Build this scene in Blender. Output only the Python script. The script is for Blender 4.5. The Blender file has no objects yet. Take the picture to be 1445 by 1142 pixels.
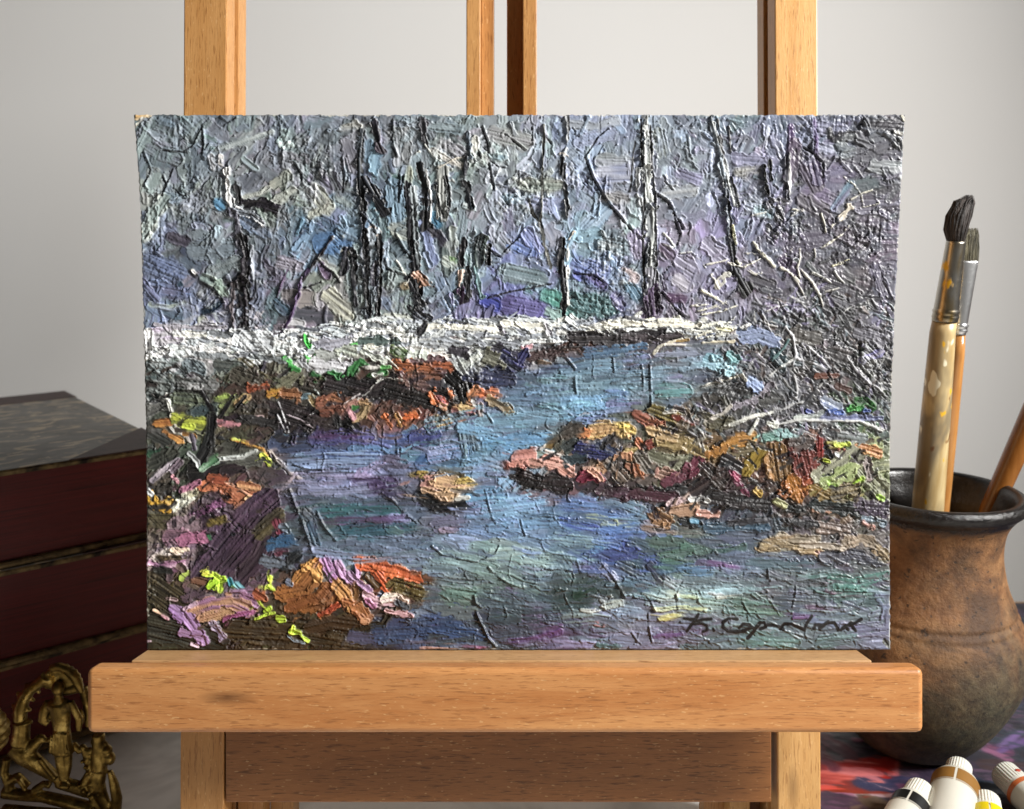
import bpy, bmesh, math, random
import numpy as np
from mathutils import Vector, Matrix, noise as mnoise

# ------------------------------------------------------------------ camera, world, light
S = bpy.context.scene
COL = S.collection
PITCH = math.radians(11.0)
CAMH = 0.3145
F = 1300.0
CX, CY = 722.5, 571.0
sp, cp = math.sin(PITCH), math.cos(PITCH)
camd = bpy.data.cameras.new('camera')
cam = bpy.data.objects.new('camera', camd); COL.objects.link(cam)
cam.location = (0, 0, CAMH)
cam.rotation_euler = (math.pi / 2 - PITCH, 0, 0)
camd.sensor_width = 36.0
camd.lens = F * 36.0 / 1445.0
camd.clip_start = 0.01; camd.clip_end = 50
camd.dof.use_dof = True
camd.dof.focus_distance = 0.43
camd.dof.aperture_fstop = 11.0
S.camera = cam

W = bpy.data.worlds.new('World'); S.world = W; W.use_nodes = True
W.node_tree.nodes['Background'].inputs[0].default_value = (0.86, 0.92, 1.0, 1)
W.node_tree.nodes['Background'].inputs[1].default_value = 0.030

def c2w(X, Y, Z):
    """camera frame (right, down, forward) -> world"""
    return Vector((X, Z * cp - Y * sp, CAMH - Y * cp - Z * sp))

LPOS = (0.86, -0.44, -0.03)
ld = bpy.data.lights.new('window_lamp', 'AREA')
ld.shape = 'SQUARE'; ld.size = 0.27; ld.energy = 12.4; ld.spread = math.radians(114); ld.color = (1.0, 0.982, 0.95)
lo = bpy.data.objects.new('window_lamp', ld); COL.objects.link(lo)
lo.location = c2w(*LPOS)
tgt = c2w(-0.30, 0.02, 0.395)
lo.rotation_euler = (tgt - lo.location).to_track_quat('-Z', 'Y').to_euler()

S.view_settings.view_transform = 'Standard'
S.view_settings.look = 'None'
S.view_settings.exposure = 0.0
S.view_settings.gamma = 1.0
S.view_settings.use_curve_mapping = False

# ------------------------------------------------------------------ helpers
def lin(c):
    c = np.asarray(c, dtype=float)
    return np.where(c <= 0.04045, c / 12.92, ((c + 0.055) / 1.055) ** 2.4)
def hexc(h):
    return (int(h[0:2], 16) / 255, int(h[2:4], 16) / 255, int(h[4:6], 16) / 255)
def L4(h):
    r = lin(hexc(h)); return (float(r[0]), float(r[1]), float(r[2]), 1.0)

def obj(name, mesh, mat=None, parent=None, smooth=True):
    o = bpy.data.objects.new(name, mesh); COL.objects.link(o)
    if mat: mesh.materials.append(mat)
    if parent is not None: o.parent = parent
    if smooth and len(mesh.polygons):
        mesh.polygons.foreach_set('use_smooth', [True] * len(mesh.polygons))
    return o
def bm_obj(name, bm, mat, parent=None, smooth=False):
    bmesh.ops.recalc_face_normals(bm, faces=bm.faces)
    me = bpy.data.meshes.new(name); bm.to_mesh(me); bm.free()
    return obj(name, me, mat, parent, smooth)
def empty(name, loc, label, cat, rot=(0, 0, 0), group=None):
    o = bpy.data.objects.new(name, None); COL.objects.link(o)
    o.location = loc; o.rotation_euler = rot; o.empty_display_size = 0.02
    tag(o, label, cat, group); return o
def tag(o, label, cat, group=None):
    o['label'] = label; o['category'] = cat
    if group: o['group'] = group

class NT:
    def __init__(s, name):
        s.m = bpy.data.materials.new(name); s.m.use_nodes = True
        s.t = s.m.node_tree; s.b = s.t.nodes['Principled BSDF']
    def n(s, typ, **kw):
        nd = s.t.nodes.new(typ)
        for k, v in kw.items():
            if k in nd.inputs.keys() if isinstance(k, str) else False:
                nd.inputs[k].default_value = v
            else: setattr(nd, k, v)
        return nd
    def l(s, a, b): s.t.links.new(a, b)
    def coord(s, scale=(1, 1, 1), loc=(0, 0, 0), rot=(0, 0, 0)):
        tc = s.n('ShaderNodeTexCoord'); mp = s.n('ShaderNodeMapping')
        mp.inputs['Scale'].default_value = scale; mp.inputs['Location'].default_value = loc
        mp.inputs['Rotation'].default_value = rot
        s.l(tc.outputs['Object'], mp.inputs['Vector']); return mp.outputs[0]
    def noise(s, vec, sc, det=4, rough=0.55, dist=0.0):
        nd = s.n('ShaderNodeTexNoise'); nd.inputs['Scale'].default_value = sc
        nd.inputs['Detail'].default_value = det; nd.inputs['Roughness'].default_value = rough
        nd.inputs['Distortion'].default_value = dist
        s.l(vec, nd.inputs['Vector']); return nd.outputs['Fac']
    def ramp(s, fac, stops, interp='LINEAR'):
        r = s.n('ShaderNodeValToRGB'); e = r.color_ramp.elements; r.color_ramp.interpolation = interp
        e[0].position, e[0].color = stops[0]; e[1].position, e[1].color = stops[-1]
        for p, c in stops[1:-1]:
            x = e.new(p); x.color = c
        s.l(fac, r.inputs[0]); return r.outputs[0]
    def mix(s, fac, a, b, mode='MIX'):
        m = s.n('ShaderNodeMix'); m.data_type = 'RGBA'; m.blend_type = mode
        for sock, v in ((m.inputs[0], fac), (m.inputs[6], a), (m.inputs[7], b)):
            if hasattr(v, 'is_output'): s.l(v, sock)
            else: sock.default_value = v
        return m.outputs[2]
    def bump(s, h, strength, dist):
        b = s.n('ShaderNodeBump'); b.inputs['Strength'].default_value = strength
        b.inputs['Distance'].default_value = dist
        s.l(h, b.inputs['Height']); s.l(b.outputs[0], s.b.inputs['Normal']); return b
    def rough(s, v): s.b.inputs['Roughness'].default_value = v

G0, G1 = (0, 0, 0, 1), (1, 1, 1, 1)

def wood(name, axis='x', light='c08a55', dark='a66b36', fleck='70411c', seed=0.0, rough=0.42, knot=None):
    """beech: soft tone bands along the grain, short dark pore flecks"""
    m = NT(name)
    def sc(a, b): return {'x': (a, b, b), 'z': (b, b, a), 'y': (b, a, b)}[axis]
    v = m.coord(sc(1.0, 9.0), (seed, seed * .7, seed * 1.3))
    band = m.noise(v, 6, 5, .62, 1.1)
    base = m.ramp(band, [(.36, L4(dark)), (.64, L4(light))])
    v2 = m.coord(sc(1.0, 11.0), (seed * 2, seed, seed * .4))
    fl = m.noise(v2, 125, 3, .55, .3)
    fm = m.ramp(fl, [(.55, G0), (.68, (.72, .72, .72, 1))])
    v3 = m.coord(sc(1.0, 14.0), (seed, seed, seed))
    fine = m.noise(v3, 130, 3, .7)
    base = m.mix(.35, base, m.ramp(fine, [(.3, L4(dark)), (.7, L4(light))]))
    col = m.mix(fm, base, L4(fleck))
    # pale ray flakes
    v4 = m.coord(sc(1.0, 3.0), (seed * 3 + 4, seed, seed))
    ray = m.ramp(m.noise(v4, 320, 1, .5), [(.68, G0), (.74, (.35, .35, .35, 1))])
    col = m.mix(ray, col, L4('e3bb85'))
    if knot:
        for (kx, ky, kz, r) in knot:
            tc = m.n('ShaderNodeTexCoord'); sb = m.n('ShaderNodeMapping')
            k = {'x': (.28, 1, 1), 'z': (1, 1, .28)}[axis]
            sb.inputs['Scale'].default_value = k
            sb.inputs['Location'].default_value = (-kx * k[0], -ky * k[1], -kz * k[2])
            m.l(tc.outputs['Object'], sb.inputs[0])
            ln = m.n('ShaderNodeVectorMath', operation='LENGTH'); m.l(sb.outputs[0], ln.inputs[0])
            kr = m.ramp(ln.outputs['Value'], [(0.0, (.7, .7, .7, 1)), (r * .5, (.45, .45, .45, 1)), (r, G0)])
            col = m.mix(kr, col, L4('3a1c0c'))
    m.l(col, m.b.inputs['Base Color'])
    m.rough(rough)
    m.bump(m.mix(.6, fl, fine), .35, .0004)
    m.b.inputs['Specular IOR Level'].default_value = .4
    return m.m

# ------------------------------------------------------------------ setting : wall and table
mw = NT('wall_plaster')
v = mw.coord()
mw.l(mw.ramp(mw.noise(v, 3.0, 3, .5), [(.3, L4('eeece9')), (.7, L4('f2f1ef'))]), mw.b.inputs['Base Color'])
mw.rough(.85); mw.bump(mw.noise(v, 260, 3, .6), .08, .0006)
WALLY = 0.96
TABY = 0.735
bm = bmesh.new()
for q in [(-2.5, WALLY, -.9), (2.5, WALLY, -.9), (2.5, WALLY, 1.8), (-2.5, WALLY, 1.8)]: bm.verts.new(q)
bm.verts.ensure_lookup_table(); bm.faces.new([bm.verts[i] for i in range(4)])
wall = bm_obj('wall', bm, mw.m); wall['kind'] = 'structure'

mc = NT('white_cloth')
v = mc.coord()
mc.l(mc.ramp(mc.noise(v, 9, 4, .6, .8), [(.34, L4('bdb9b2')), (.56, L4('efece6'))]), mc.b.inputs['Base Color'])
mc.rough(.9); mc.bump(mc.noise(v, 900, 2, .5), .2, .0003)
NX, NY = 150, 80
vs = []
for j in range(NY + 1):
    for i in range(NX + 1):
        x = -1.2 + 2.4 * i / NX; y = -.30 + (TABY + .30) * j / NY
        z = .0035 * mnoise.noise(Vector((x * 5 + 3, y * 9, 1.7))) + .0018 * mnoise.noise(Vector((x * 14 + y * 20, y * 8, 4)))
        vs.append((x, y, z - .004))
fs = [(j * (NX + 1) + i, j * (NX + 1) + i + 1, (j + 1) * (NX + 1) + i + 1, (j + 1) * (NX + 1) + i) for j in range(NY) for i in range(NX)]
n0 = len(vs)
for i in range(NX + 1):      # the cloth hangs over the far edge
    a = vs[NY * (NX + 1) + i]; vs.append((a[0], a[1] + .004, a[2] - .30))
fs += [(NY * (NX + 1) + i, NY * (NX + 1) + i + 1, n0 + i + 1, n0 + i) for i in range(NX)]
me = bpy.data.meshes.new('table_surface'); me.from_pydata(vs, [], fs)
tb = obj('table_surface', me, mc.m); tb['kind'] = 'structure'

# ------------------------------------------------------------------ easel (built in a frame tilted back by PITCH: local x right, y depth, z up)
EY = .44
ebase = c2w(0, 0, EY); 
easel = empty('table_easel', (0, ebase.y, 0.0), 'beech wood table easel with slotted mast and a thick ledge holding the painting', 'easel', rot=(-PITCH, 0, 0))
Einv = (Matrix.Translation((0, ebase.y, 0)) @ Matrix.Rotation(-PITCH, 4, 'X')).inverted()
def el(X, Y, Z):           # camera-frame point to easel-local point
    return Einv @ c2w(X, Y, Z)
def unpx(px, py, Z): return ((px - CX) * Z / F, (py - CY) * Z / F, Z)

def box8(bm, x0, x1, y0, y1, z0, z1, f0=0, bevel=.0008, dz_top=0.0, seg=2):
    """box in camera frame; X right, Y down (y0 top,y1 bottom), Z depth (z0 front,z1 back); dz_top: extra depth at the top"""
    pts = []
    for (X, Y, Z) in [(x0, y0, z0 + dz_top), (x1, y0, z0 + dz_top), (x1, y0, z1 + dz_top), (x0, y0, z1 + dz_top),
                      (x0, y1, z0), (x1, y1, z0), (x1, y1, z1), (x0, y1, z1)]:
        pts.append(bm.verts.new(el(X, Y, Z)))
    fs = [(0, 1, 2, 3), (4, 7, 6, 5), (0, 4, 5, 1), (1, 5, 6, 2), (2, 6, 7, 3), (3, 7, 4, 0)]
    nf = [bm.faces.new([pts[i] for i in f]) for f in fs]
    if bevel:
        ed = list({e for f in nf for e in f.edges})
        bmesh.ops.bevel(bm, geom=ed, offset=bevel, segments=seg, affect='EDGES', profile=.5)

wz1 = wood('beech_upright', 'z', 'c4935c', 'b07c45', '84552a', 1.3)
wz2 = wood('beech_upright_right', 'z', 'cfa36a', 'bb894e', '946334', 7.7, knot=[tuple(el(.1376, .188, .4495)) + (.0022,)])
wz3 = wood('beech_mast', 'z', 'c08f58', 'a87542', '7a4c26', 3.9)
wx1 = wood('beech_ledge', 'x', 'c8905a', 'aa6c3a', '85532c', 2.2, knot=[tuple(el(-.1252, .1288, .4045)) + (.0012,)])
wx2 = wood('beech_shelf', 'x', 'c39a6b', 'ab8155', '765030', 5.1)
wx3 = wood('beech_board_shaded', 'x', '9c683c', '7d4f2a', '4a2a10', 8.4)  # cross board: shadow under the ledge deepened in the wood colour
wg = wood('beech_strut_shaded', 'z', '8a5a34', '74461f', '40240f', 6.4)  # darker beech, shade of the rear right strut put into its colour

YT, YB = -.30, .30     # uprights run above and below the frame
# base blocks: the uprights reach the table
def upright(name, x0, x1, mat, side, zf=.4495, depth=.0335):
    bm = bmesh.new()
    slope = .008
    # a groove is cut along the inner side: three stacked slabs in depth, the middle one narrower
    d1, d2 = zf + depth * .40, zf + depth * .62
    def slab(a, b, xa, xb): box8(bm, xa, xb, YT, YB, a, b, bevel=.0006, dz_top=slope)
    slab(zf, d1, x0, x1)
    if side > 0: slab(d1 + .00002, d2, x0 + .0003, x1 - .005)
    else: slab(d1 + .00002, d2, x0 + .005, x1 - .0003)
    slab(d2 + .00002, zf + depth, x0, x1)
    return bm_obj(name, bm, mat, easel)
upright('upright', -.1625, -.1412, wz1, +1)
upright('upright', .1302, .1512, wz2, -1)
# central mast : two rebated rails
def rail(x0, x1, xs0, xs1):
    bm = bmesh.new()
    box8(bm, x0, x1, YT, .07, .470, .490, bevel=.0005, dz_top=.008)
    box8(bm, xs0, xs1, YT, .07, .4785, .4905, bevel=.0004, dz_top=.008)
    return bm_obj('mast_rail', bm, wz3, easel)
rail(-.0236, -.0163, -.0162, -.0095)
rail(.0056, .0128, -.0027, .0055)
# ledge bar (front) with rounded edges
bm = bmesh.new()
box8(bm, -.1872, .1812, .1160, .1447, .4045, .4165, bevel=.0030, seg=5)
bar = bm_obj('ledge', bm, wx1, easel, smooth=True)
md = bar.modifiers.new('wn', 'WEIGHTED_NORMAL')
# shelf behind the bar
bm = bmesh.new()
box8(bm, -.1722, .1627, .1158, .1260, .4166, .4600, bevel=.0005)
bm_obj('shelf', bm, wx2, easel)
# lower cross board between the uprights
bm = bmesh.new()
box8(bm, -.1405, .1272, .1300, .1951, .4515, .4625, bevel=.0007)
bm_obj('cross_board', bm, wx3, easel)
# struts seen below the board
for (a, b, zf, mt) in [(-.1400, -.1270, .470, wz3), (-.1270, -.1150, .484, wz1), (.1010, .1118, .484, wz1), (.1112, .1215, .470, wz2), (.1230, .1345, .486, wg)]:
    bm = bmesh.new(); box8(bm, a, b, .150, .30, zf, zf + .014, bevel=.0005); bm_obj('strut', bm, mt, easel)

# ------------------------------------------------------------------ paint engine
rng = np.random.default_rng(11)
def fnoise(n, s, seed, ax=None):
    r = np.random.default_rng(seed).standard_normal((n, n))
    fx = np.fft.fftfreq(n)[None, :]; fy = np.fft.fftfreq(n)[:, None]
    sx, sy = (s, s) if ax is None else ax
    g = np.exp(-2 * (np.pi ** 2) * ((fx * sx) ** 2 + (fy * sy) ** 2))
    r = np.real(np.fft.ifft2(np.fft.fft2(r) * g)); r -= r.mean(); return r / r.std()
N1, N2, N4, N9, N25 = [fnoise(1024, s, 5 + i) for i, s in enumerate((.75, 1.6, 3.5, 8.0, 22.0))]
NB = fnoise(1024, 1, 31, ax=(16.0, .75))      # bristle noise: long in x, fine in y

class Canvas:
    def __init__(s, w, h):
        s.w, s.h = w, h
        s.C = np.zeros((h, w, 3)); s.H = np.zeros((h, w)); s.R = np.zeros((h, w))
        s.yy, s.xx = np.mgrid[0:h, 0:w].astype(float)
    def stroke(s, pts, w, c1, h=1.2, c2=None, jag=.16, edge=.8, bris=.45, alpha=1.0, sh=None, taper=0.0, cn=.045, dry=0.0):
        pts = np.asarray(pts, float)
        if len(pts) == 1: pts = np.array([pts[0] - [w * .25, 0], pts[0] + [w * .25, 0]])
        pad = w * .75 + 4
        x0 = int(max(0, pts[:, 0].min() - pad)); x1 = int(min(s.w, pts[:, 0].max() + pad + 1))
        y0 = int(max(0, pts[:, 1].min() - pad)); y1 = int(min(s.h, pts[:, 1].max() + pad + 1))
        if x1 - x0 < 2 or y1 - y0 < 2: return
        X = s.xx[y0:y1, x0:x1]; Y = s.yy[y0:y1, x0:x1]
        ox, oy = int(rng.integers(0, 1024)), int(rng.integers(0, 1024))
        def smp(N, xs, ys): return N[(ys.astype(int) + oy) & 1023, (xs.astype(int) + ox) & 1023]
        best = np.full(X.shape, 1e9); al = np.zeros(X.shape); cr = np.zeros(X.shape); L = 0.0
        seg = pts[1:] - pts[:-1]; ls = np.hypot(seg[:, 0], seg[:, 1]) + 1e-6
        tot = ls.sum()
        for k in range(len(seg)):
            dx, dy = X - pts[k, 0], Y - pts[k, 1]; ux, uy = seg[k] / ls[k]
            t = np.clip(dx * ux + dy * uy, 0, ls[k])
            d = np.hypot(dx - t * ux, dy - t * uy)
            m = d < best
            best = np.where(m, d, best); al = np.where(m, L + dx * ux + dy * uy, al)
            cr = np.where(m, dx * -uy + dy * ux, cr); L += ls[k]
        hw = w * .5
        if taper: hw = hw * (1 - taper * np.clip(al / tot, 0, 1))
        # flatten the round ends a bit
        d = best + (smp(N4, X, Y) * .55 + smp(N2, X, Y) * .35) * jag * min(w, 16) 
        br = smp(NB, al, cr)
        m = np.clip(hw - d + .5, 0, 1)
        if dry > 0:
            m = m * np.clip((br + smp(N2, X, Y) * .6 + 1.2 - dry * 2.6 * np.clip(al / tot, 0, 1) * 1.2) * 2, 0, 1)
        if not m.any(): return
        col = np.empty(X.shape + (3,)); c1 = np.asarray(c1, float)
        if c2 is not None:
            t = np.clip(.5 + .55 * br + .35 * smp(N9, X, Y), 0, 1)[..., None]
            col[:] = c1 * (1 - t) + np.asarray(c2, float) * t
        else: col[:] = c1
        col = col * (1 + (br * cn + smp(N9, X, Y) * cn)[..., None])
        a = (m * alpha)[..., None]
        s.C[y0:y1, x0:x1] = s.C[y0:y1, x0:x1] * (1 - a) + np.clip(col, 0, 1) * a
        Hc = s.H[y0:y1, x0:x1]
        base = h + .45 * Hc.mean() if h else Hc
        e = np.exp(-((d - hw + .9) / 1.0) ** 2) * (d < hw + 2.5)
        prof = base + br * bris + .22 * smp(N9, X, Y)
        k = m * (.80 if h else 0)
        Hn = Hc * (1 - k) + prof * k + e * edge * np.clip(.35 + .75 * smp(N9, Y, X), 0, 2.2)
        s.H[y0:y1, x0:x1] = Hn
    def ridge(s, pts, w, h, col=None, al=.6, jag=.6):
        pts = np.asarray(pts, float); pad = w * 2 + 3
        x0 = int(max(0, pts[:, 0].min() - pad)); x1 = int(min(s.w, pts[:, 0].max() + pad + 1))
        y0 = int(max(0, pts[:, 1].min() - pad)); y1 = int(min(s.h, pts[:, 1].max() + pad + 1))
        if x1 - x0 < 2 or y1 - y0 < 2: return
        X = s.xx[y0:y1, x0:x1]; Y = s.yy[y0:y1, x0:x1]; best = np.full(X.shape, 1e9)
        for k in range(len(pts) - 1):
            a, b = pts[k], pts[k + 1]; v = b - a; l2 = (v ** 2).sum() + 1e-6
            t = np.clip(((X - a[0]) * v[0] + (Y - a[1]) * v[1]) / l2, 0, 1)
            best = np.minimum(best, np.hypot(X - a[0] - t * v[0], Y - a[1] - t * v[1]))
        ox, oy = int(rng.integers(0, 1024)), int(rng.integers(0, 1024))
        nz = N4[(Y.astype(int) + oy) & 1023, (X.astype(int) + ox) & 1023]; n2 = N1[(Y.astype(int) + ox) & 1023, (X.astype(int) + oy) & 1023]
        d = best + nz * jag * .7
        g = np.exp(-(d / w) ** 2) * np.clip(.75 + .5 * nz + .2 * n2, 0, 2)
        s.H[y0:y1, x0:x1] += g * h
        if col is not None:
            a = (np.clip(g, 0, 1) * al)[..., None]
            s.C[y0:y1, x0:x1] = s.C[y0:y1, x0:x1] * (1 - a) + np.asarray(col) * a

def wander(x, y, ang, n, step, curl):
    p = [(x, y)]
    for i in range(n):
        ang += rng.normal(0, curl); x += math.cos(ang) * step; y += math.sin(ang) * step
        p.append((x, y))
    return p

# outline of the warped panel in the photograph (rows -> left and right edge)
ROWY = [163, 260, 350, 450, 600, 700, 917]
ROWL = [190, 197, 200.5, 203.5, 207, 208, 208.3]
ROWR = [1277, 1272, 1267.5, 1262, 1256.5, 1255.6, 1256.3]
PW, PH = 1080, 755
def Lx(y): return np.interp(y, ROWY, ROWL)
def Rx(y): return np.interp(y, ROWY, ROWR)
def P2C(x, y): return ((x - Lx(y)) / (Rx(y) - Lx(y)) * PW, (y - 163.0) / 754.0 * PH)

cv = Canvas(PW, PH)

GRID = """
74808a 727f89 74808c 7a7f8c 75808a 7c8490 7a7e88 6c7884 76848c 8a9498 8c949c 8e98a8 8c9ab4 8f9cb8 8896a8 8a98ac 7e8c9c 8088a0 78809a 8088a4 5c5e68 5c5c64
717d84 727e88 747f88 7a7c86 7e8086 767a86 6c7886 6e7e8a 788488 8c9296 90989e 8e98a4 8898b0 8e98ac 8c96a4 8c92a4 8488a0 7a7e90 74768a 706e84 5e5c6a 62606c
8e9490 6f7b84 7c8084 80868a 7c8484 7a8488 607484 5a6a78 70808a 869098 8c9aa4 929cae 8c9cb4 8c92a0 8c94a0 888ca0 848aa4 808aa0 686878 6c6a7c 64626e 66646e
6c7684 6c7482 747c84 6c7480 5e7084 56708c 66788a 6c7c80 6a7684 849098 808eaa 8e98aa 86a0b4 8494a0 8c88a0 888094 8a8aa8 7a7890 6a6878 605c68 5e5c68 6e6a7c
66708c 646c80 6a7278 5c5c68 7c7888 7c8480 707c80 687880 6c7c88 7c8c98 6e7cae 8288ac 7c8ea0 7888a8 747a88 807c98 8480a0 706e80 5c5c64 58565e 5a5860 6c687c
6a7490 68708c 6c6c80 5a6478 6c6474 8c9088 707a7c 6c787c 6c7080 6c6c94 58588c 607c98 5c7c7c 687088 6c6078 888498 8c8894 5c5c6c 62606c 58585c 605e66 706c80
9c98a0 a8aaa8 b0b2ae b0b0b4 b0b0b0 b8b8b2 b4b8b0 b4b8b4 c8c8c0 c8c8c0 a0a0a0 949090 5c5454 504a4c 504c50 6c6c74 5c6474 54585c 5a5c60 5c5a5e 585858 686670
505c5c 606664 505650 443c30 707468 4c4440 343030 50382c 3c3430 4c5068 506078 6c8ca0 6c8ca0 7092a8 7090a4 70808c 54606c 48484c 504e54 54504e 4e4e4e 565450
4c4c48 505040 545438 3c3028 242024 2c2424 604030 6c4030 744434 5c5c78 6c90a8 7094ac 7098b4 7080a0 585c54 604c38 403c38 505054 5c5e64 686c78 4c6a50 646464
44443e 3c403a 3a3834 54483a 3c4058 4a5a88 5a6ca0 586a98 5c7c9c 6490b4 70a0c0 8c9a98 806458 605848 5c5040 6a5834 7a5c38 806040 7c4a38 6c4438 8c9460 889070
3c3a34 3a3830 5c4034 50403c 5a5868 707494 706c90 685c78 5c6070 6c7c98 6888a0 785c60 382830 4c3440 504440 504038 3c2c30 40303c 60442c 804828 7c8850 7c8458
5c5444 68505c 443044 40303c 44484c 4c5c68 3c5864 505874 586070 7080a0 6c90b8 6c8cb4 6888ac 6c88b0 506880 60605c 445060 3c4858 443c40 564c48 70645c 5c5060
6c5c5c 70586c 382834 3a2c38 3c4454 5e7080 5c7888 5c6c7c 64788c 708490 7c9498 7890a0 5c7c90 4858a0 486478 507068 5c6c80 586c80 64686c 5c6068 605c68 706c60
3c3420 50442c 5c4858 604c4c 5c4020 64401c 6c4830 5c3c24 5c6468 64786c 647c7c 506470 3c4c48 6c7480 648088 8ca098 8ca8a8 68807c 6c7078 586c6c 5c7470 80809c
302c1e 343020 44383a 3c3020 342c1c 3a2e1c 302818 3a4668 3c4c74 444e60 484c5c 5c4868 687488 6c7488 7c7c94 746c84 66787c 607878 687880 647880 7c7c94 808098
"""
G = np.array([[hexc(c) for c in row.split()] for row in GRID.strip().split('\n')])
GH, GW = G.shape[:2]
def gcol(x, y):
    """colour map at photo pixel (x, y)"""
    gx = np.clip((x - 215) / 50.0, 0, GW - 1.001); gy = np.clip((y - 188) / 50.0, 0, GH - 1.001)
    i = np.floor(gx).astype(int); j = np.floor(gy).astype(int)
    i = np.minimum(i, GW - 2); j = np.minimum(j, GH - 2)
    a = (gx - i)[..., None]; b = (gy - j)[..., None]
    a = np.clip((a - .5) * 1.5 + .5, 0, 1); b = np.clip((b - .5) * 1.5 + .5, 0, 1)
    return (G[j, i] * (1 - a) + G[j, i + 1] * a) * (1 - b) + (G[j + 1, i] * (1 - a) + G[j + 1, i + 1] * a) * b

yy = cv.yy / PH * 754 + 163.0
xx = cv.xx / PW * (Rx(yy) - Lx(yy)) + Lx(yy)
wx = N9[:PH, :1024]; wx = np.concatenate([wx, wx[:, ::-1]], 1)[:, :PW]
wy = N9[200:200 + PH, :1024]; wy = np.concatenate([wy, wy[:, ::-1]], 1)[:, :PW]
cv.C = gcol(xx + wx * 9, yy + wy * 7)
cv.H = .3 * wx

WATER = [(690, 530), (830, 490), (1000, 482), (1012, 545), (920, 585), (800, 622), (715, 650), (700, 690), (790, 700), (880, 715), (930, 742), (1080, 745),
         (1150, 790), (1262, 790), (1262, 925), (520, 925), (590, 870), (600, 800), (400, 780), (385, 650), (430, 615), (600, 608), (690, 600)]
def inpoly(x, y, poly):
    c = False; n = len(poly); j = n - 1
    for i in range(n):
        xi, yi = poly[i]; xj, yj = poly[j]
        if (yi > y) != (yj > y) and x < (xj - xi) * (y - yi) / (yj - yi) + xi: c = not c
        j = i
    return c
SNOWT = ([205, 300, 400, 500, 600, 700, 800, 900, 1000, 1045], [464, 468, 470, 461, 455, 452, 459, 453, 461, 468])
SNOWB = ([205, 300, 400, 500, 600, 700, 800, 900, 1000, 1045], [500, 498, 504, 494, 490, 494, 474, 466, 468, 473])
def insnow(x, y): return x < 1045 and np.interp(x, *SNOWT) < y < np.interp(x, *SNOWB)

def dab(x, y, w, l, ang, col, h=1.1, **kw):
    dx, dy = math.cos(ang) * l / 2, math.sin(ang) * l / 2
    b = rng.normal(0, .12) * l
    p = [(x - dx, y - dy), (x - dy / l * b, y + dx / l * b), (x + dx, y + dy)]
    cv.stroke([P2C(a, b_) for a, b_ in p], w, col, h, **kw)
D = math.radians
def angle_at(x, y):
    if y < 455:
        r = rng.random()
        if x > 1150: return D(rng.normal(0, 30))
        if r < .45: return D(rng.normal(90, 18))
        if r < .75: return D(rng.normal(-50, 22))
        return D(rng.normal(15, 40))
    if inpoly(x, y, WATER):
        return D(rng.normal(6 if y > 700 and x > 600 else -3, 10))
    if y < 510 and x < 1000: return D(rng.normal(-3, 20))
    if x > 950: return D(rng.normal(-30 if y > 600 else 40, 28))
    return D(rng.normal(-35, 30))
for it, (n, wlo, whi) in enumerate([(900, 18, 40), (1200, 9, 22), (900, 4, 10)]):
    for _ in range(n):
        x = rng.uniform(196, 1270); y = rng.uniform(163, 917)
        if it == 2 and x < 480 and y < 330 and rng.random() < .7: continue
        w = rng.uniform(wlo, whi); ang = angle_at(x, y)
        wat = inpoly(x, y, WATER)
        l = w * rng.uniform(1.0, 2.6) * (1.7 if wat else 1.0)
        sx, sy = x + rng.normal(0, 10), y + rng.normal(0, 7)
        if wat != inpoly(sx, sy, WATER): sx, sy = x, y
        c = gcol(np.array(sx), np.array(sy))
        j = rng.normal(0, .035 if wat else .05); cj = rng.normal(0, .009, 3)
        c = np.clip(c * (1 + j * 1.6) + cj, .02, 1)
        c2 = np.clip(c * (1 + rng.normal(0, .15)) + rng.normal(0, .014, 3), .02, 1)
        q_ = .62 if (wat or y < 455) else 1
        dab(x, y, w, l, ang, c, h=rng.uniform(.5, 1.5) * q_, c2=c2, edge=rng.uniform(.2, 1.7) * q_,
            bris=rng.uniform(.06, .35), dry=rng.choice([0, 0, .35]), jag=rng.uniform(.08, .25))

def mk(txt, wk=1.0, **kw):
    """lines: width,colour[/colour2],height,x,y,x,y..."""
    for ln in txt.strip().split('\n'):
        ln = ln.strip()
        if not ln or ln[0] == '#': continue
        p = ln.split(',')
        w = float(p[0]) * wk; cc = p[1].split('/'); h = float(p[2])
        q = list(map(float, p[3:]))
        pts = [P2C(q[i], q[i + 1]) for i in range(0, len(q), 2)]
        k = dict(jag=.14, edge=1.0, bris=.45); k.update(kw)
        cv.stroke(pts, w, hexc(cc[0]), h, c2=hexc(cc[1]) if len(cc) > 1 else None, **k)

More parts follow.
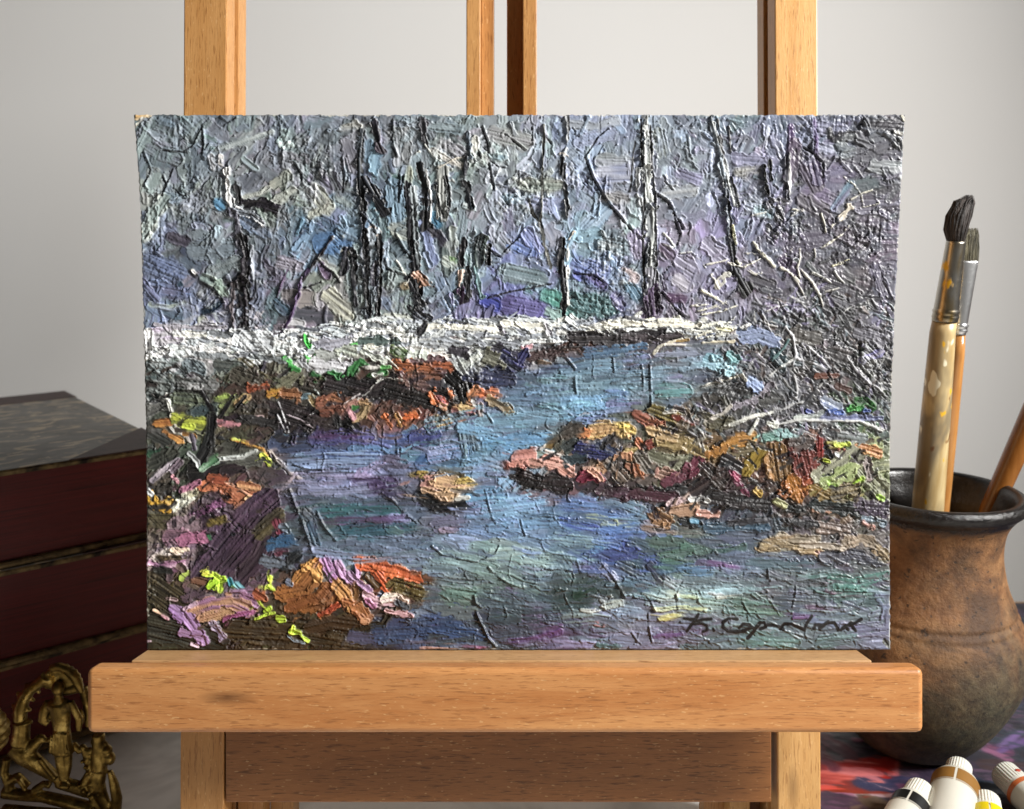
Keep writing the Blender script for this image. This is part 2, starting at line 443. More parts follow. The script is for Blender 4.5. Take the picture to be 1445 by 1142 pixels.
# ---- upper forest: patches
mk("""
22,8a9a98/c4c8c0,1.6,232,282,215,310,204,332
9,8a9496/b0b8b8,1.4,308,212,345,200,384,188
10,a8aab0,1.5,300,222,302,236
7,c4c0bc,1.5,312,222,313,234
9,9cb0b0/7c8890,1.2,345,226,362,240
12,7c848c,1.2,296,262,306,246
7,a8aca4,1.5,345,280,372,272,385,262
16,848c84/9c9c90,1.4,388,262,408,250
16,7c8480/989c94,1.4,392,285,412,272
12,98acac,1.4,398,200,404,188
9,c4d6d4,1.6,399,206,412,205
16,7c8088,1.2,405,232,402,222
24,a4a89c/7c8088,1.2,445,272,462,295
12,acb0a4,1.3,438,305,468,292
16,5c6066/4c4c58,1.0,470,250,480,270
12,a8a8a0/888c90,1.1,485,182,508,180
18,6c6c78/7a7a84,1.0,490,205,500,235
14,6c8498,1.2,522,205,520,225
18,64849c/7898ac,1.3,528,240,534,215
26,7490a4/6c8498,1.5,555,265,562,320
14,747c80/9498a0,1.4,560,185,562,230
14,84888c,1.3,574,185,574,225
12,8c9890/b0b098,1.4,578,240,576,262
16,6c7c84/88969c,1.0,610,180,650,185
18,a0a4a4/8c8c94,1.1,625,205,650,215
10,b4b0a8,1.1,612,215,640,230,655,235
14,949ca4/b8b8b0,1.2,670,200,672,225
14,9caaaa,1.1,675,222,680,228
26,949c98/8c8c90,.9,700,190,740,200
9,6c90a8/a0b0b0,.8,692,220,712,222
12,60889c/8898a8,.8,715,280,730,282
18,8894b8/9ca0b8,.7,750,285,775,292,790,288
18,909c94/a0a098,.7,740,262,790,262
14,a0a8b4,.8,800,175,840,180,870,172
22,98a0bc/8c9ab8,.9,820,200,860,190
22,8c9498/a0a4b4,1.2,850,228,885,230
26,8c94b4/a0a4b4,1.0,848,248,882,248
16,8c8c90/7c7c80,1.0,855,278,880,282
26,88a4c0/94a8bc,.8,830,320,850,300
24,8c9498/8498a4,.9,855,345,880,350
22,9890ac/8c88a4,1.2,895,335,902,355
18,98a094/8c98a8,.7,930,190,935,215
20,9098a4/a0a4a8,.9,940,275,975,270
18,8888a8,.8,960,245,985,255
18,787c98/8484a0,.9,1040,225,1090,230
12,94949a/9c9c98,.9,1040,245,1070,240
22,9ca4b4/8c94a8,1.0,1060,290,1080,298
16,94b0bc/a8b4bc,1.0,1070,298,1085,302
10,a0a0a8,1.2,1098,282,1112,286
20,8c90ac/9494b0,.9,1150,180,1185,185
14,9498b0,.9,1150,205,1168,212
9,5c4874/54406c,1.2,1116,180,1114,215
6,5a4478,1.1,1148,172,1151,200,1150,235
20,54505c/5c5064,1.2,1122,205,1118,235,1112,255
24,5c5464/585062,1.3,1140,240,1150,260
18,5c4c70/54506a,1.2,1148,230,1154,255
26,58545e/625c68,1.0,1135,285,1160,300
10,7ca0b8/70708c,1.0,1175,295,1200,260
14,8c88a0/706c88,.9,1175,245,1190,240
12,a0a8ac/586068,1.5,1183,205,1200,212
14,2c2c30/707478,1.4,1178,195,1200,192
10,24242a,1.4,1170,185,1172,192
12,98a0a4,1.3,1190,220,1202,216
20,a4acb0/7c8084,1.8,1232,235,1265,238
12,b8bcc0,1.6,1266,245,1270,250
14,484850/54525a,1.0,1225,175,1268,178
10,2c2c30,1.0,1262,190,1270,210
5,f0ece0,1.0,1262,187,1271,190
22,5c5460/66606e,1.0,1190,330,1215,345
26,645e70/5c5866,1.0,1120,345,1160,340
14,5c4c64,1.0,1105,375,1120,380
34,4c4a52/545058,1.0,1165,410,1195,420
18,747084/6c687c,1.0,1235,380,1250,420
12,9c98b0/7c7890,1.0,1100,432,1150,440
10,8c78a0,1.2,1082,432,1094,436
""")
# ---- left wedge of the forest
mk("""
18,7a848c/6c7880,1.1,240,345,285,330
16,44404e/504c58,1.1,244,335,262,342
26,74808a/68747e,1.3,278,355,320,350
20,707c80/80888c,1.5,300,385,338,372
8,1c1c22,1.4,268,383,276,390
4,f4f0e8,1.0,272,382,276,386
13,8ca09c/a8b4a8,1.9,288,392,312,402
16,98a89c/8ca094,1.9,308,402,318,412
5,16161a,.6,283,398,300,408,315,424
6,18181c,.6,318,395,326,397,320,412
7,1c3040,1.1,250,392,256,402
9,1c2c3c/182430,1.2,288,440,300,437,311,431
30,64708c/5c6888,.9,215,370,250,385
20,6c6c88/58688c,.9,225,410,260,415
8,a0aca0/8890a8,1.0,215,430,240,435,262,428
12,9cb0bc,1.2,310,325,312,338
20,687078/909498,1.2,305,290,335,300
14,4c7898,.8,308,288,312,291
20,747c8c/64748c,1.1,345,310,375,330
32,4c6c94/54749c,1.0,455,345,482,340
12,4c6c94/5c7894,1.0,520,318,524,345
22,7c7888/8c8894,1.0,400,370,420,375
22,788078/848c84,1.1,450,400,465,390
26,94948c/b4b4a0,1.5,465,420,490,440
16,506070/3c5468,1.0,395,430,405,440
26,5c6c78/687880,1.4,565,350,575,340
28,687474/748080,1.4,560,390,575,395
12,7c6c50,1.4,570,405,585,398
12,b8bcb0/a8aca4,1.4,545,448,580,450
14,606c80/7a88a0,1.0,545,425,552,435
14,7c6078/645870,1.0,455,378,462,388
10,ccc8b8,1.1,485,354,491,355
9,c8a890/e0c8b0,1.3,526,322,534,330
22,7c8484/a0a498,1.2,560,325,572,330
""")
# ---- centre of the forest
mk("""
14,5c6890/707ca0,1.4,598,315,606,345,612,368
13,302e3a/3c3a4a,1.6,605,322,622,335,628,345
10,8898b4/788cb0,1.4,602,360,608,375
14,3c7090/507890,1.0,612,306,618,316
13,909890/848c8c,1.5,638,325,640,345
22,848c8c/9ca0a0,1.5,634,355,636,375
10,6c8c60/88a070,1.0,632,366,642,368
10,505c5c,1.3,628,355,632,385
20,7c8ca4/7488a4,1.1,622,400,636,430
14,a8b4ac/b8c0b8,.9,628,370,634,374
26,7080a8/5c70b0,.8,735,345,750,352
18,7a84b0,.8,745,330,760,350
26,6c8088/74848c,1.0,715,385,760,395
22,84909c/888c9c,.9,700,335,712,350
20,50548c/484c94,1.1,690,425,715,430
28,544c84/5c588c,1.1,720,430,765,440
18,4048a0,1.0,685,425,700,432
22,5c9490/4c887c,1.1,772,418,788,425
16,88a4a0,1.2,775,440,785,445
28,54787c/4c6c70,1.0,810,425,860,435
22,7888b8/6c7cb4,.8,815,372,850,385
12,5864b0,.9,812,388,818,392
22,7c9cb0/88a8b8,.8,815,335,840,330
18,606cA0/686098,1.0,835,395,850,405
16,64648c/7470a0,1.0,868,420,876,432
16,5c7c94,1.0,890,405,900,420
16,948c98/a89898,1.0,880,385,895,392
14,5c4c60/70647c,1.0,935,350,948,362
20,a09cb4/9490ac,1.0,960,370,975,380
16,9c98a8/b0acb8,1.0,955,395,970,405
14,58405c/503858,1.2,945,422,962,422
26,8c88a0/a09cb4,.9,1000,345,1015,360
18,8884a4,1.0,1010,410,1030,400
20,38343c/484650,1.1,1060,395,1085,405
18,584c64,1.0,1105,370,1118,382
""")
# ---- wet-in-wet: small strokes that pick up the neighbouring colour, broken edges, soft pulls in the water
def smear(n, wlo, whi, llo, lhi, far, water_only=None, ymin=0, ymax=999):
    for _ in range(n):
        x = rng.uniform(196, 1270); y = rng.uniform(163, 917); wat = inpoly(x, y, WATER)
        if (water_only is not None and wat != water_only) or not ymin < y < ymax: continue
        ang = angle_at(x, y); w = rng.uniform(wlo, whi); l = rng.uniform(llo, lhi)
        sx_, sy_ = P2C(x + rng.normal(0, far), y + rng.normal(0, far * .6))
        sx_ = int(np.clip(sx_, 2, PW - 3)); sy_ = int(np.clip(sy_, 2, PH - 3))
        c = cv.C[sy_ - 1:sy_ + 2, sx_ - 1:sx_ + 2].mean((0, 1)) * (1 + rng.normal(0, .10))
        c2 = c * (1 + rng.normal(0, .16)) + rng.normal(0, .012, 3)
        dab(x, y, w, l, ang, np.clip(c, .02, .95), h=rng.uniform(.6, 1.8) * (.6 if wat else 1), c2=np.clip(c2, .02, .95), edge=rng.uniform(.2, 1.4) * (.6 if wat else 1),
            bris=rng.uniform(.2, .8), dry=rng.choice([0, .4, .6]), jag=rng.uniform(.15, .35), alpha=rng.uniform(.5, .95))
wm = np.zeros((PH, PW))
for j in range(0, PH, 3):
    for i in range(0, PW, 3):
        if inpoly(xx[j, i], yy[j, i], WATER): wm[j:j + 3, i:i + 3] = 1
def blend(region):
    kx = np.exp(-(np.arange(-12, 13) / 7.5) ** 2); kx /= kx.sum()
    Cx = sum(k * np.roll(cv.C, int(i), 1) for i, k in zip(range(-12, 13), kx))
    ks = np.exp(-(np.arange(-4, 5) / 2.4) ** 2); ks /= ks.sum()
    Cs = sum(k * np.roll(cv.C, int(i), 0) for i, k in zip(range(-4, 5), ks)); Cs = sum(k * np.roll(Cs, int(i), 1) for i, k in zip(range(-4, 5), ks))
    skyw = np.clip((470 - yy) / 40, 0, 1)
    mixw = (np.clip(.55 + .35 * np.concatenate([N4, N4], 1)[:PH, :PW], 0, .9) * wm * region)[..., None]
    mixs = (np.clip(.25 + .50 * skyw + .3 * np.concatenate([N4, N4], 1)[100:100 + PH, :PW], 0, .9) * (1 - wm) * region)[..., None]
    cv.C = cv.C * (1 - mixw - mixs) + Cx * mixw + Cs * mixs
smear(900, 3.0, 11, 10, 34, 9, False, 0, 470)
blend(np.clip((500 - yy) / 12, 0, 1))
# ---- tree trunks (thick ridges of dark paint with pale flakes)
TR = """
9,5c6064/c8c4c0,2.6,321,242,324,268,326,286
9,100f12,1.0,331,250,336,270,339,286
13,1a171c/302c34,2.0,342,288,368,286,390,294
9,8c94a0/c0c0c0,1.6,336,300,356,304,372,316
12,26242c/3c3c44,2.0,333,300,338,330,342,345
13,141216/1c181e,2.6,341,335,349,362,348,398
18,120f14/1c161e,2.8,343,402,347,430,343,470
7,5c5458,2.4,331,400,328,440,331,468
5,787c84,2.0,356,348,358,395
10,14161a/343a40,2.2,512,188,508,225,509,262,513,300
12,16161c/2c2a34,1.6,530,178,536,205
9,241c26,1.6,533,208,536,214
14,14141a/343840,2.0,518,255,528,275,544,300
9,1c1e24/40444c,2.2,515,305,514,360,518,400,518,455
14,5c6870/7c848c,2.2,527,330,524,380,522,440
7,101014,1.4,516,325,519,380,518,420,525,458
7,101014,1.4,536,335,538,385,535,430,533,458
10,302c38/585c68,2.0,530,370,528,400
8,1a1a20,1.8,498,355,500,395,502,430
9,2c2c34,1.6,488,355,484,385
12,14141a/26262e,2.0,577,262,581,310,585,350,588,400,595,455
9,141418/48484e,1.8,595,168,598,190,602,208
9,6c7478/8c9498,2.0,583,268,586,320,590,370
12,0e0e12,.8,594,236,600,262,603,290,602,320
3,c8c8c8,2.2,601,240,609,285,607,312
20,808484/90928e,2.2,625,245,624,275,627,300
4,121216,.8,630,252,635,275,634,305
3,17171b,.8,614,262,620,290,626,308
9,14141a,1.4,575,395,590,420
16,16161c/444850,2.0,583,440,600,452
14,9c6c50/c0a090,2.0,592,390,600,400
8,343c48/6c7884,2.2,661,190,663,222
10,16181e/3c424c,2.2,656,258,662,270,666,292
7,15161b,1.6,658,222,656,248
8,141116,.8,655,338,652,372
7,e0c4b0/c8a898,1.8,650,385,648,405
10,1c1420/2c1a30,1.4,655,402,654,425
8,0e0e12,.9,661,378,662,418
16,3c464c/54605c,2.2,680,338,676,352,675,372
7,0e1014,.8,690,348,689,370
7,68888c/4c6c70,2.0,672,380,676,405,680,418
5,2e3038/94989c,2.2,800,165,802,182,799,212,794,228
6,24262c/b0b0b0,2.2,796,235,795,252,800,290,799,308
9,101014/1a1a1e,1.6,795,340,792,380,797,425,795,455
4,c0c0bc,2.4,801,345,800,395,802,430
5,141418,1.0,793,225,791,245
3.5,4a4c46/5c5c58,.8,768,178,765,250,764,300,762,314
4.5,4a4a48/5c5c56,.9,762,314,768,345,777,377
3.5,42423e,.8,747,282,751,302,762,316
14,989ea4/b4b8b4,2.6,910,172,912,230,917,290,919,340,919,385
15,60606a/9c9ca4,2.4,919,385,917,420,922,445
3,101014,.6,904,170,905,220,909,270,907,330,908,385,909,440
3,121216,.6,917,178,919,230,924,275,925,330,926,380,932,440
18,44344c/50405c,1.6,918,412,922,440
6,b0b4b8,2.2,900,240,899,275,905,290
3,121216,.5,896,200,893,222,889,270
10,1a1c22/606870,2.3,1003,168,1012,205,1019,235,1024,262
8,16161c/585e68,2.2,1024,262,1027,300,1029,335
9,141418/34363e,2.3,1030,335,1036,370,1043,400,1050,418
16,141418/2c2e34,1.8,1040,388,1053,410
4,b0b4b4,2.2,1006,175,1018,215,1028,255,1036,290
3.5,121216,.7,1012,170,1018,205,1022,232
5,1e2026/5c6068,2.0,1031,250,1037,275,1042,292
3,141418,.7,1028,180,1030,215
4,d8d0a0,1.8,1033,320,1037,345
5,e8dc90,1.2,1039,369,1042,373
6,1c1c22/4a4a54,1.9,1110,220,1108,250,1111,282
3,c0c0c0,2.0,1113,215,1113,275
5,16161a,1.2,1077,235,1079,258
5,16161a,1.2,1085,230,1088,253
6,101014,1.2,1079,263,1082,275
16,26262c/54545c,1.6,1088,288,1098,305
10,34343c/5c5c64,1.6,1082,320,1095,330
4,1a1418,1.0,470,336,452,362,438,380,428,398
7,40304c/2c2038,1.2,436,382,430,392
4,3c2c48,1.2,426,392,423,415,414,440,402,465
7,32283a/24202a,1.6,402,468,386,488,378,505,370,522
3,4c3c54,1.0,406,382,398,402,392,420
"""
mk(TR, edge=1.9, jag=.30, bris=.9, cn=.16)

# raised ridges of the sky part; knife cuts beside them painted black as shade
CUTS = """
2.2,2.4,926,272,944,284,953,300,966,322
2.2,2.2,828,222,838,250,858,284,872,300,882,312,905,336
2,2.2,936,412,955,435,968,447
2,1.8,690,420,722,411,760,404,780,400
2,1.8,690,350,708,362,716,352,735,335
2,1.6,812,385,840,388,852,396
2,2.2,450,365,462,378,472,384,482,398
2,2.2,560,330,572,352,582,362
2,1.8,545,365,548,378,562,385,585,388
1.6,1.6,235,212,262,214,275,205,288,180
1.6,1.4,205,215,215,240,206,262
1.8,1.8,247,265,262,278,270,272
1.6,1.6,232,248,238,262,232,275,246,240
2,2,288,182,290,205,288,215
1.8,1.6,312,182,320,176,336,166
1.6,1.5,418,230,428,246,428,255
2,1.6,484,222,488,248,486,270,492,255
2,1.8,556,170,556,205,563,222
2,1.6,566,240,566,270,565,285,572,248
1.6,1.4,682,178,690,200,692,215
2,1.4,680,222,678,212
1.6,1.5,692,225,706,235,714,236
1.4,1.5,692,230,697,255,700,270
1.6,1.6,753,180,753,205
1.4,1.1,715,190,735,205,744,212
1.4,1.1,768,188,780,202
1.6,1.6,1160,228,1148,215,1136,208
1.6,1.4,1163,228,1163,250
2,2,952,300,955,312,962,330,957,345
1.6,1.4,828,222,845,195,860,182
2.2,1.8,455,398,432,406
2,1.6,510,300,530,320,534,350
"""
for ln in CUTS.strip().split('\n'):
    p = list(map(float, ln.split(',')))
    pts = [P2C(p[i], p[i + 1]) for i in range(2, len(p), 2)]
    cv.ridge(pts, p[0] * .75, p[1] * 1.5, jag=.7)
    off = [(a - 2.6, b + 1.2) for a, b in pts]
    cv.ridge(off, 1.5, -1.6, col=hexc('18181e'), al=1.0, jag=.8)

# ---- snow bank
for _ in range(430):
    x = rng.uniform(204, 1045); t0, b0 = np.interp(x, *SNOWT), np.interp(x, *SNOWB)
    y = rng.uniform(t0 - 3, b0 + 3)
    pal = ['dcdedc', 'ccd2d2', 'e4e4dc', 'b4bcc0', '9aa0a8', 'c4c8c8', '8c9098', '7c8086'] if x < 830 else ['dcdccc', 'c8c8c0', '8c9094', 'e8e4d0', '6c6c70']
    c = hexc(pal[rng.integers(len(pal))])
    dab(x, y, rng.uniform(2.5, 9), rng.uniform(12, 52), D(rng.normal(-3, 16)), c, h=rng.uniform(1.0, 2.2), edge=rng.uniform(.4, 1.6), bris=.8, jag=.22, dry=rng.choice([0, .4]))
mk("""
7,6c7074,1.4,300,470,330,474
6,5c6068,1.4,420,462,450,466
6,74787c,1.3,520,458,545,462
5,54585e,1.3,640,452,660,456
9,80868a,1.2,280,500,320,504
9,6c7274,1.2,360,503,400,508
9,8c9094,1.3,600,486,650,490
8,707478,1.2,690,490,720,492
26,c4c0c6/b4a8bc,1.4,224,475,250,472
12,e0e0e0,1.8,212,470,212,495
30,b8bcc0/c8ccce,1.4,345,480,375,482
9,e4e4d8,1.8,250,472,290,474
6,98949c,1.0,220,459,275,463,320,462
9,e8e6d8,2.0,605,462,660,462,700,466
9,eceadc,2.0,710,458,760,460
9,9c98a4/bcbcc0,1.6,770,458,775,470
7,e4e0d0,1.8,850,457,920,458,985,460
7,d0d4d4,1.4,885,466,960,467
7,b8b8b4,1.4,790,470,850,472
6,f0ecc0,1.8,1012,464,1030,466
8,1e1e22,1.2,600,458,592,470
""", edge=1.6, jag=.2)
# ---- bank below the snow, left
mk("""
18,687474/7c8688,1.2,215,515,255,520
16,7c8890/5c686c,1.4,265,515,285,520
18,3c4240/585c58,1.2,310,515,340,520
24,484438/3a342c,1.0,335,530,365,540
20,505450/6c6c6c,1.3,255,540,300,545
20,505652/707674,1.2,210,545,235,550
10,d0d4d4/9c9ca0,1.6,245,520,252,516
14,9c9c9c,1.4,270,548,282,546
5,24241e,1.0,248,552,290,554
16,4c5448/586048,1.0,250,562,285,566
9,707c48/90a848,1.1,305,564,322,560
14,606040/7c8c4c,1.0,318,572,345,562
10,90704c/a88858,1.1,335,570,350,560
20,3c4c50/505c58,1.0,280,582,300,580
7,141214,1.4,286,553,296,572,302,582
6,141214,1.4,330,560,318,578,312,588
5,141214,1.4,348,560,336,574
22,5c5c58/6c6c68,1.3,212,580,232,570
5,bcbcb6/d8d8d0,1.8,236,556,240,570,243,582
6,d4ccc0/c0b8b0,2.0,243,586,250,602,270,622
4,ccc8c0,1.8,236,596,248,610
12,a05c28/b87830,1.4,222,598,240,596
18,6c7430/a8b030,1.5,252,592,290,598
9,c8d838,1.6,262,601,272,603
9,b8705c/c8848c,1.6,298,592,312,598
9,c08088/b86c78,1.5,312,597,338,598
6,c0a0a0,1.5,338,592,370,588
11,a86428/c88a40,1.5,236,612,256,622
8,8c5c28,1.3,262,612,275,616
8,4c4450/6c6474,1.5,272,616,276,632
16,161618/1e1e1e,1.8,300,592,298,620,288,640,276,658
20,1a1818/24201e,1.4,272,668,300,668,335,655
14,222020/2c2a2a,1.4,335,590,385,598
10,1a3028/2a4834,1.2,212,640,235,635
24,343630/404238,1.2,222,650,245,640
18,383a36/4c4a48,1.2,212,612,232,622
6,a8acac/d0d4d0,2.0,268,640,280,652,282,660
9,988c98/b4a8b0,1.9,216,678,232,664,252,648
9,6c5c68,1.6,245,664,256,652
26,46463e/54544a,1.3,318,638,360,642
20,3c3c38/505048,1.3,330,655,362,650
5,c0c8c0/e0e4e0,2.0,290,658,310,648,340,644,362,636
4,b4b8b4,1.8,318,648,345,646,360,637
9,4c8054/8ca890,1.5,286,662,305,650
5,c87c30/d0a040,1.8,328,620,350,626,372,634,378,642
4,c8d050,1.6,330,619,346,622
9,c4d434/d8e840,2.2,372,644,378,650,382,654
5,d0c0b4,1.9,383,636,392,648,402,658
6,d4c0b8,1.9,400,656,412,668,424,676
5,c0a8ac,1.8,418,668,408,680,392,696
18,b8643c/c46c44,2.0,290,686,312,682
16,a85430/8c4028,1.8,300,674,318,676
26,b06440/9c5434,2.1,324,696,350,698,342,704
12,a46440/b07c50,2.0,340,684,364,688
3,d89c7c,2.2,320,680,340,690,358,702
10,bc9460/c8a070,2.0,352,704,366,706,378,712
16,241c20/302428,1.2,318,664,340,662
14,584850,1.2,292,704,306,706
16,c08820/d09c28,1.9,212,700,222,712,240,718
9,d0a030/a06c28,1.8,238,704,248,712
16,dcdccc/b8b490,1.9,252,714,262,702,274,698
8,d8dce0,1.8,208,692,216,698
9,b4708c/a4607c,1.8,256,692,272,686,282,680
6,d0909c,1.6,245,672,252,680
12,34302a,1.2,226,690,244,690
14,4c2c44/7c4870,1.9,270,732,290,722,312,710
18,30202c/3c2838,1.6,285,738,300,732
10,4c4420/605020,1.2,298,738,318,732
22,50482c/443c28,1.2,212,735,240,735
28,887078/7c646c,1.4,248,745,272,740
24,6c4c5c/8c6474,1.2,240,760,262,758
18,b4688c/9c6078,1.8,258,762,276,758,292,758
10,d4c8c0/c0b0a8,1.8,216,790,236,778,262,780
8,e0c4a8,1.8,245,776,265,776
7,50402c,1.1,225,788,262,786
8,a46c90/c8a0b4,1.8,212,794,228,798,262,794
8,704860,1.4,222,800,245,806,255,802
14,604c44,1.1,255,800,262,806
6,2c7040,1.6,296,756,300,764
40,38283a/4a3448,2.0,288,812,318,770,352,730,378,708
38,30202e/3e2a3c,2.0,305,815,335,782,362,748
30,34242e/402c3a,1.8,338,818,365,788,378,762
22,3c3426/4c4228,1.5,366,752,392,728
12,742c3c,1.3,392,738,396,750
20,30587c/284c70,1.5,386,768,406,762
8,6c8090,1.7,398,742,408,750
18,5c6470/545c68,1.7,378,792,405,796
10,501c2c,1.3,392,780,404,778
""", edge=1.2, jag=.15, bris=.55)
# ---- bottom left leaves, grass
mk("""
40,332c1c/3e3420,1.0,220,830,250,850
44,2a281e/343022,1.0,215,880,260,890,300,905
40,3c2e1c/4c3a20,1.0,330,885,400,890
36,302618/3c2e1a,1.0,430,890,500,900
10,20201c,1.2,222,803,240,806
9,5c4c40,1.1,262,820,280,830
16,403038/54404c,1.5,265,842,285,835
14,7c5438/6c4430,1.3,275,818,290,822
15,b4e020/98c818,2.6,297,828,310,818
8,c8f030,2.6,290,809,304,809,314,820,312,834
5,d0f838,2.6,288,810,300,808
7,a8c048,1.9,258,816,266,808
6,2c8c9c,1.6,326,818,328,826
7,7cb040,1.9,330,828,326,834
8,5c9ca8,1.6,336,824,342,830
16,70586c/8c6484,1.6,330,838,352,836
12,8c5c7c/a0789c,1.8,345,840,366,850
22,c08c68/8c6080,2.4,272,862,300,852,330,850,352,860
16,c89868/a87858,2.4,285,872,310,866,325,860
7,984470/a05888,2.4,318,872,342,866,358,862
6,c4a0b8,2.2,262,858,278,851
16,a07cac/9068a0,2.2,248,860,262,872
16,a47cac/9870a4,2.2,268,872,280,888,285,902
14,9c74a0,2.0,262,890,280,896
12,9884a4/b8a4bc,2.0,302,880,312,895,318,903
4,c8a4a8,1.6,236,844,250,846
4,d8b090,1.6,218,860,228,866
4,d898a8,1.6,230,868,238,873
5,d8b8c8,1.4,272,908,280,912
4,d8b8c8,1.4,208,904,214,904
6,d0f038,2.8,382,814,382,824,372,830
6,c8f030,2.8,382,828,392,836,403,841
5,c0d838,2.2,366,846,372,856,380,860
6,b0d828,2.4,374,862,382,858
4,b8d830,2.2,360,874,372,868,388,864
8,b0d028,2.2,393,872,400,872
6,c8f030,2.6,413,892,415,884
7,d0f838,2.8,412,890,424,894,435,903
5,8090a0,2.0,408,896,416,904,430,906
14,a84c28/b46430,2.0,366,836,376,842
28,a8682c/b87830,2.2,425,822,445,800
24,a46028/885020,2.2,400,836,430,830,440,818
20,8c4c20/7c4418,1.9,412,856,450,842,462,828
16,c08438/d09448,2.4,438,800,450,812
12,744018/a46028,1.8,430,862,465,852
9,b44424/c05028,2.2,452,866,468,858,478,853
22,483018/382818,1.2,440,885,470,878,500,882
12,2c2414,1.1,560,850,540,880,500,890
8,445064/6c7488,1.7,406,820,412,824
14,14161a/1c2024,1.2,404,800,412,790,422,782
18,b07cb0/a46ca4,2.6,462,792,468,806,474,814
14,a878a8/b488b4,2.5,482,800,488,812,494,818
8,c090bc,2.5,476,790,484,800
9,a880a8/906890,2.4,495,808,508,822,522,832
7,b890b8,2.4,504,796,506,812
22,b4783c/c08444,2.7,476,828,486,838,492,850
16,b0703c/a05c30,2.6,490,852,506,858,512,868
12,b87850/9c5c38,2.6,508,866,516,874,522,872
9,c4885c,2.6,512,876,518,876
20,d86434/cc5428,2.4,508,792,532,798
22,d05828/dc6c38,2.5,535,800,560,806,588,816
16,d8683c/c85024,2.4,536,812,548,828
12,4c3418,1.3,520,815,532,828
24,4a3c1c/58481e,1.3,560,826,588,834
14,d8b0b4/c89cac,2.4,516,838,530,848,552,848
12,e0c8c8/e8d0c0,2.5,540,844,560,840,572,848
8,b8709c,2.2,520,846,528,854
8,cc98a0/d8a8a8,2.3,548,862,566,864,582,868
9,383840/505860,1.4,560,850,576,856
""", edge=1.3, jag=.20, bris=.8)
# ---- middle bank, leaves and rocks
mk("""
34,282224/342a2c,1.1,400,578,440,590,478,598
30,221e20/2c2426,1.1,470,540,520,552,570,545
30,1e1a1a/2a2424,1.1,555,548,600,560,640,575
20,181618,1.1,480,588,500,605
24,101012/1a1818,1.4,635,530,650,545,655,560
28,34302a/403c34,1.1,405,545,445,555
20,5c5844/707058,1.4,396,545,420,532
10,6c3020/b05028,1.4,352,548,378,546
12,c8902c/a86c28,1.6,380,556,398,552
12,9c6038/805030,1.5,402,556,420,558
6,64808c,1.4,428,562,438,558
12,a08454/708080,1.6,442,566,446,572
30,6c4438/5c4448,1.7,570,522,620,516
16,94502c/a45830,1.8,560,515,600,520
12,a0502c,1.9,615,515,640,518
10,7c4c38,1.6,590,530,620,532
14,583c3c/6c5048,1.5,580,540,600,545
14,a06440/7c4834,1.8,452,568,468,558,480,562
16,84503c/945844,1.6,450,576,480,574
10,5c3428,1.4,455,586,476,580
14,b08070/a87060,2.0,494,574,508,568
12,a88c60/947850,2.1,502,594,512,586,518,575
9,c08890,2.0,494,582,500,590
6,2c7030,1.8,500,576,506,574
10,9c7850,1.9,510,570,518,566
10,7c5044/a06858,1.7,526,590,536,602
9,d86c34,2.0,544,588,552,600
11,c06030/9c7038,1.9,560,588,566,600
10,dc7038/c85828,2.0,572,590,588,588
12,e07c3c/d46830,2.3,610,556,616,568
9,e07840,2.2,632,550,638,560
8,c85c48/d06c70,2.2,622,562,628,570
11,c8646c/b48458,2.3,626,574,648,580,672,578
9,b0905c/c0a068,2.1,650,575,672,572
10,a0744c/b88868,2.1,662,568,674,572
12,c87c4c,2.2,662,556,672,552
15,dc6430/e07848,2.4,682,556,696,556
14,8c7450/9c8458,2.2,695,566,708,572,716,582
8,c8c4c0,2.0,668,566,674,568
7,9c8c88,1.8,678,572,680,590
12,c09c64/a8844c,2.0,616,590,622,596,632,590
24,282c48/343854,1.4,662,528,690,532,715,535
24,34323a/403e50,1.4,700,500,740,510
24,b0b4b4/8c9090,1.9,650,505,658,520,675,510
14,98a09c/b4b8b0,1.9,658,512,670,505
22,58584c/686858,1.9,692,508,702,512
14,38343c,1.5,640,495,655,497
22,2c3048/38386c,1.5,718,508,730,515
16,503c3c/302c30,1.4,745,505,790,498
16,5c3c34/2c2422,1.4,800,490,850,484
20,302c30/3c383a,1.2,810,478,870,478,930,472
12,3c3438/4c4448,1.2,880,480,960,476
8,c09098,1.6,738,492,748,490
12,2c2c58,1.3,735,508,740,500
8,6c5440,1.4,760,512,775,515
""", edge=1.3, jag=.28, bris=.9)
mk("""
6,3cb440,2.0,431,476,434,484,438,490
6,4cc04c,2.0,404,505,410,512,412,520
8,2c8434,1.9,412,518,420,522
6,50b850,2.0,433,504,442,510
7,58a458,1.9,448,500,462,496,475,500
5,54b050,1.9,492,487,506,485
14,b8bac0/a8aab0,2.2,425,512,434,520
20,c0c0c6/ccccd0,2.2,448,514,470,516,492,520
14,949894/a8aca8,2.0,456,502,470,500
18,a8b0a4/b4b8a8,2.0,485,492,500,496
14,8c8c98/a0a0ac,1.9,450,488,490,482
9,e0e0d4/d0d0c0,2.2,518,490,545,484
14,a8aea8/b8bcb0,2.1,516,498,540,508
10,4c5c58,1.4,510,482,560,482
9,2c7c30/1c5424,2.0,440,528,452,530
9,2c8038,2.0,466,526,478,528
7,2c7838,2.0,482,532,492,530
14,2c7434/245c28,2.0,500,522,508,510,514,514
7,2c6c30,1.8,522,530,545,526
5,58a850,1.9,540,518,550,519
6,d8d4cc,2.0,520,520,534,518
6,d4d4cc,2.0,530,530,540,528
10,1c5c24/503c20,1.4,445,536,455,534
12,38502c/6c7850,1.5,555,495,570,500
10,c0c8bc,2.0,580,500,600,502
""", edge=1.3, jag=.28, bris=.6)
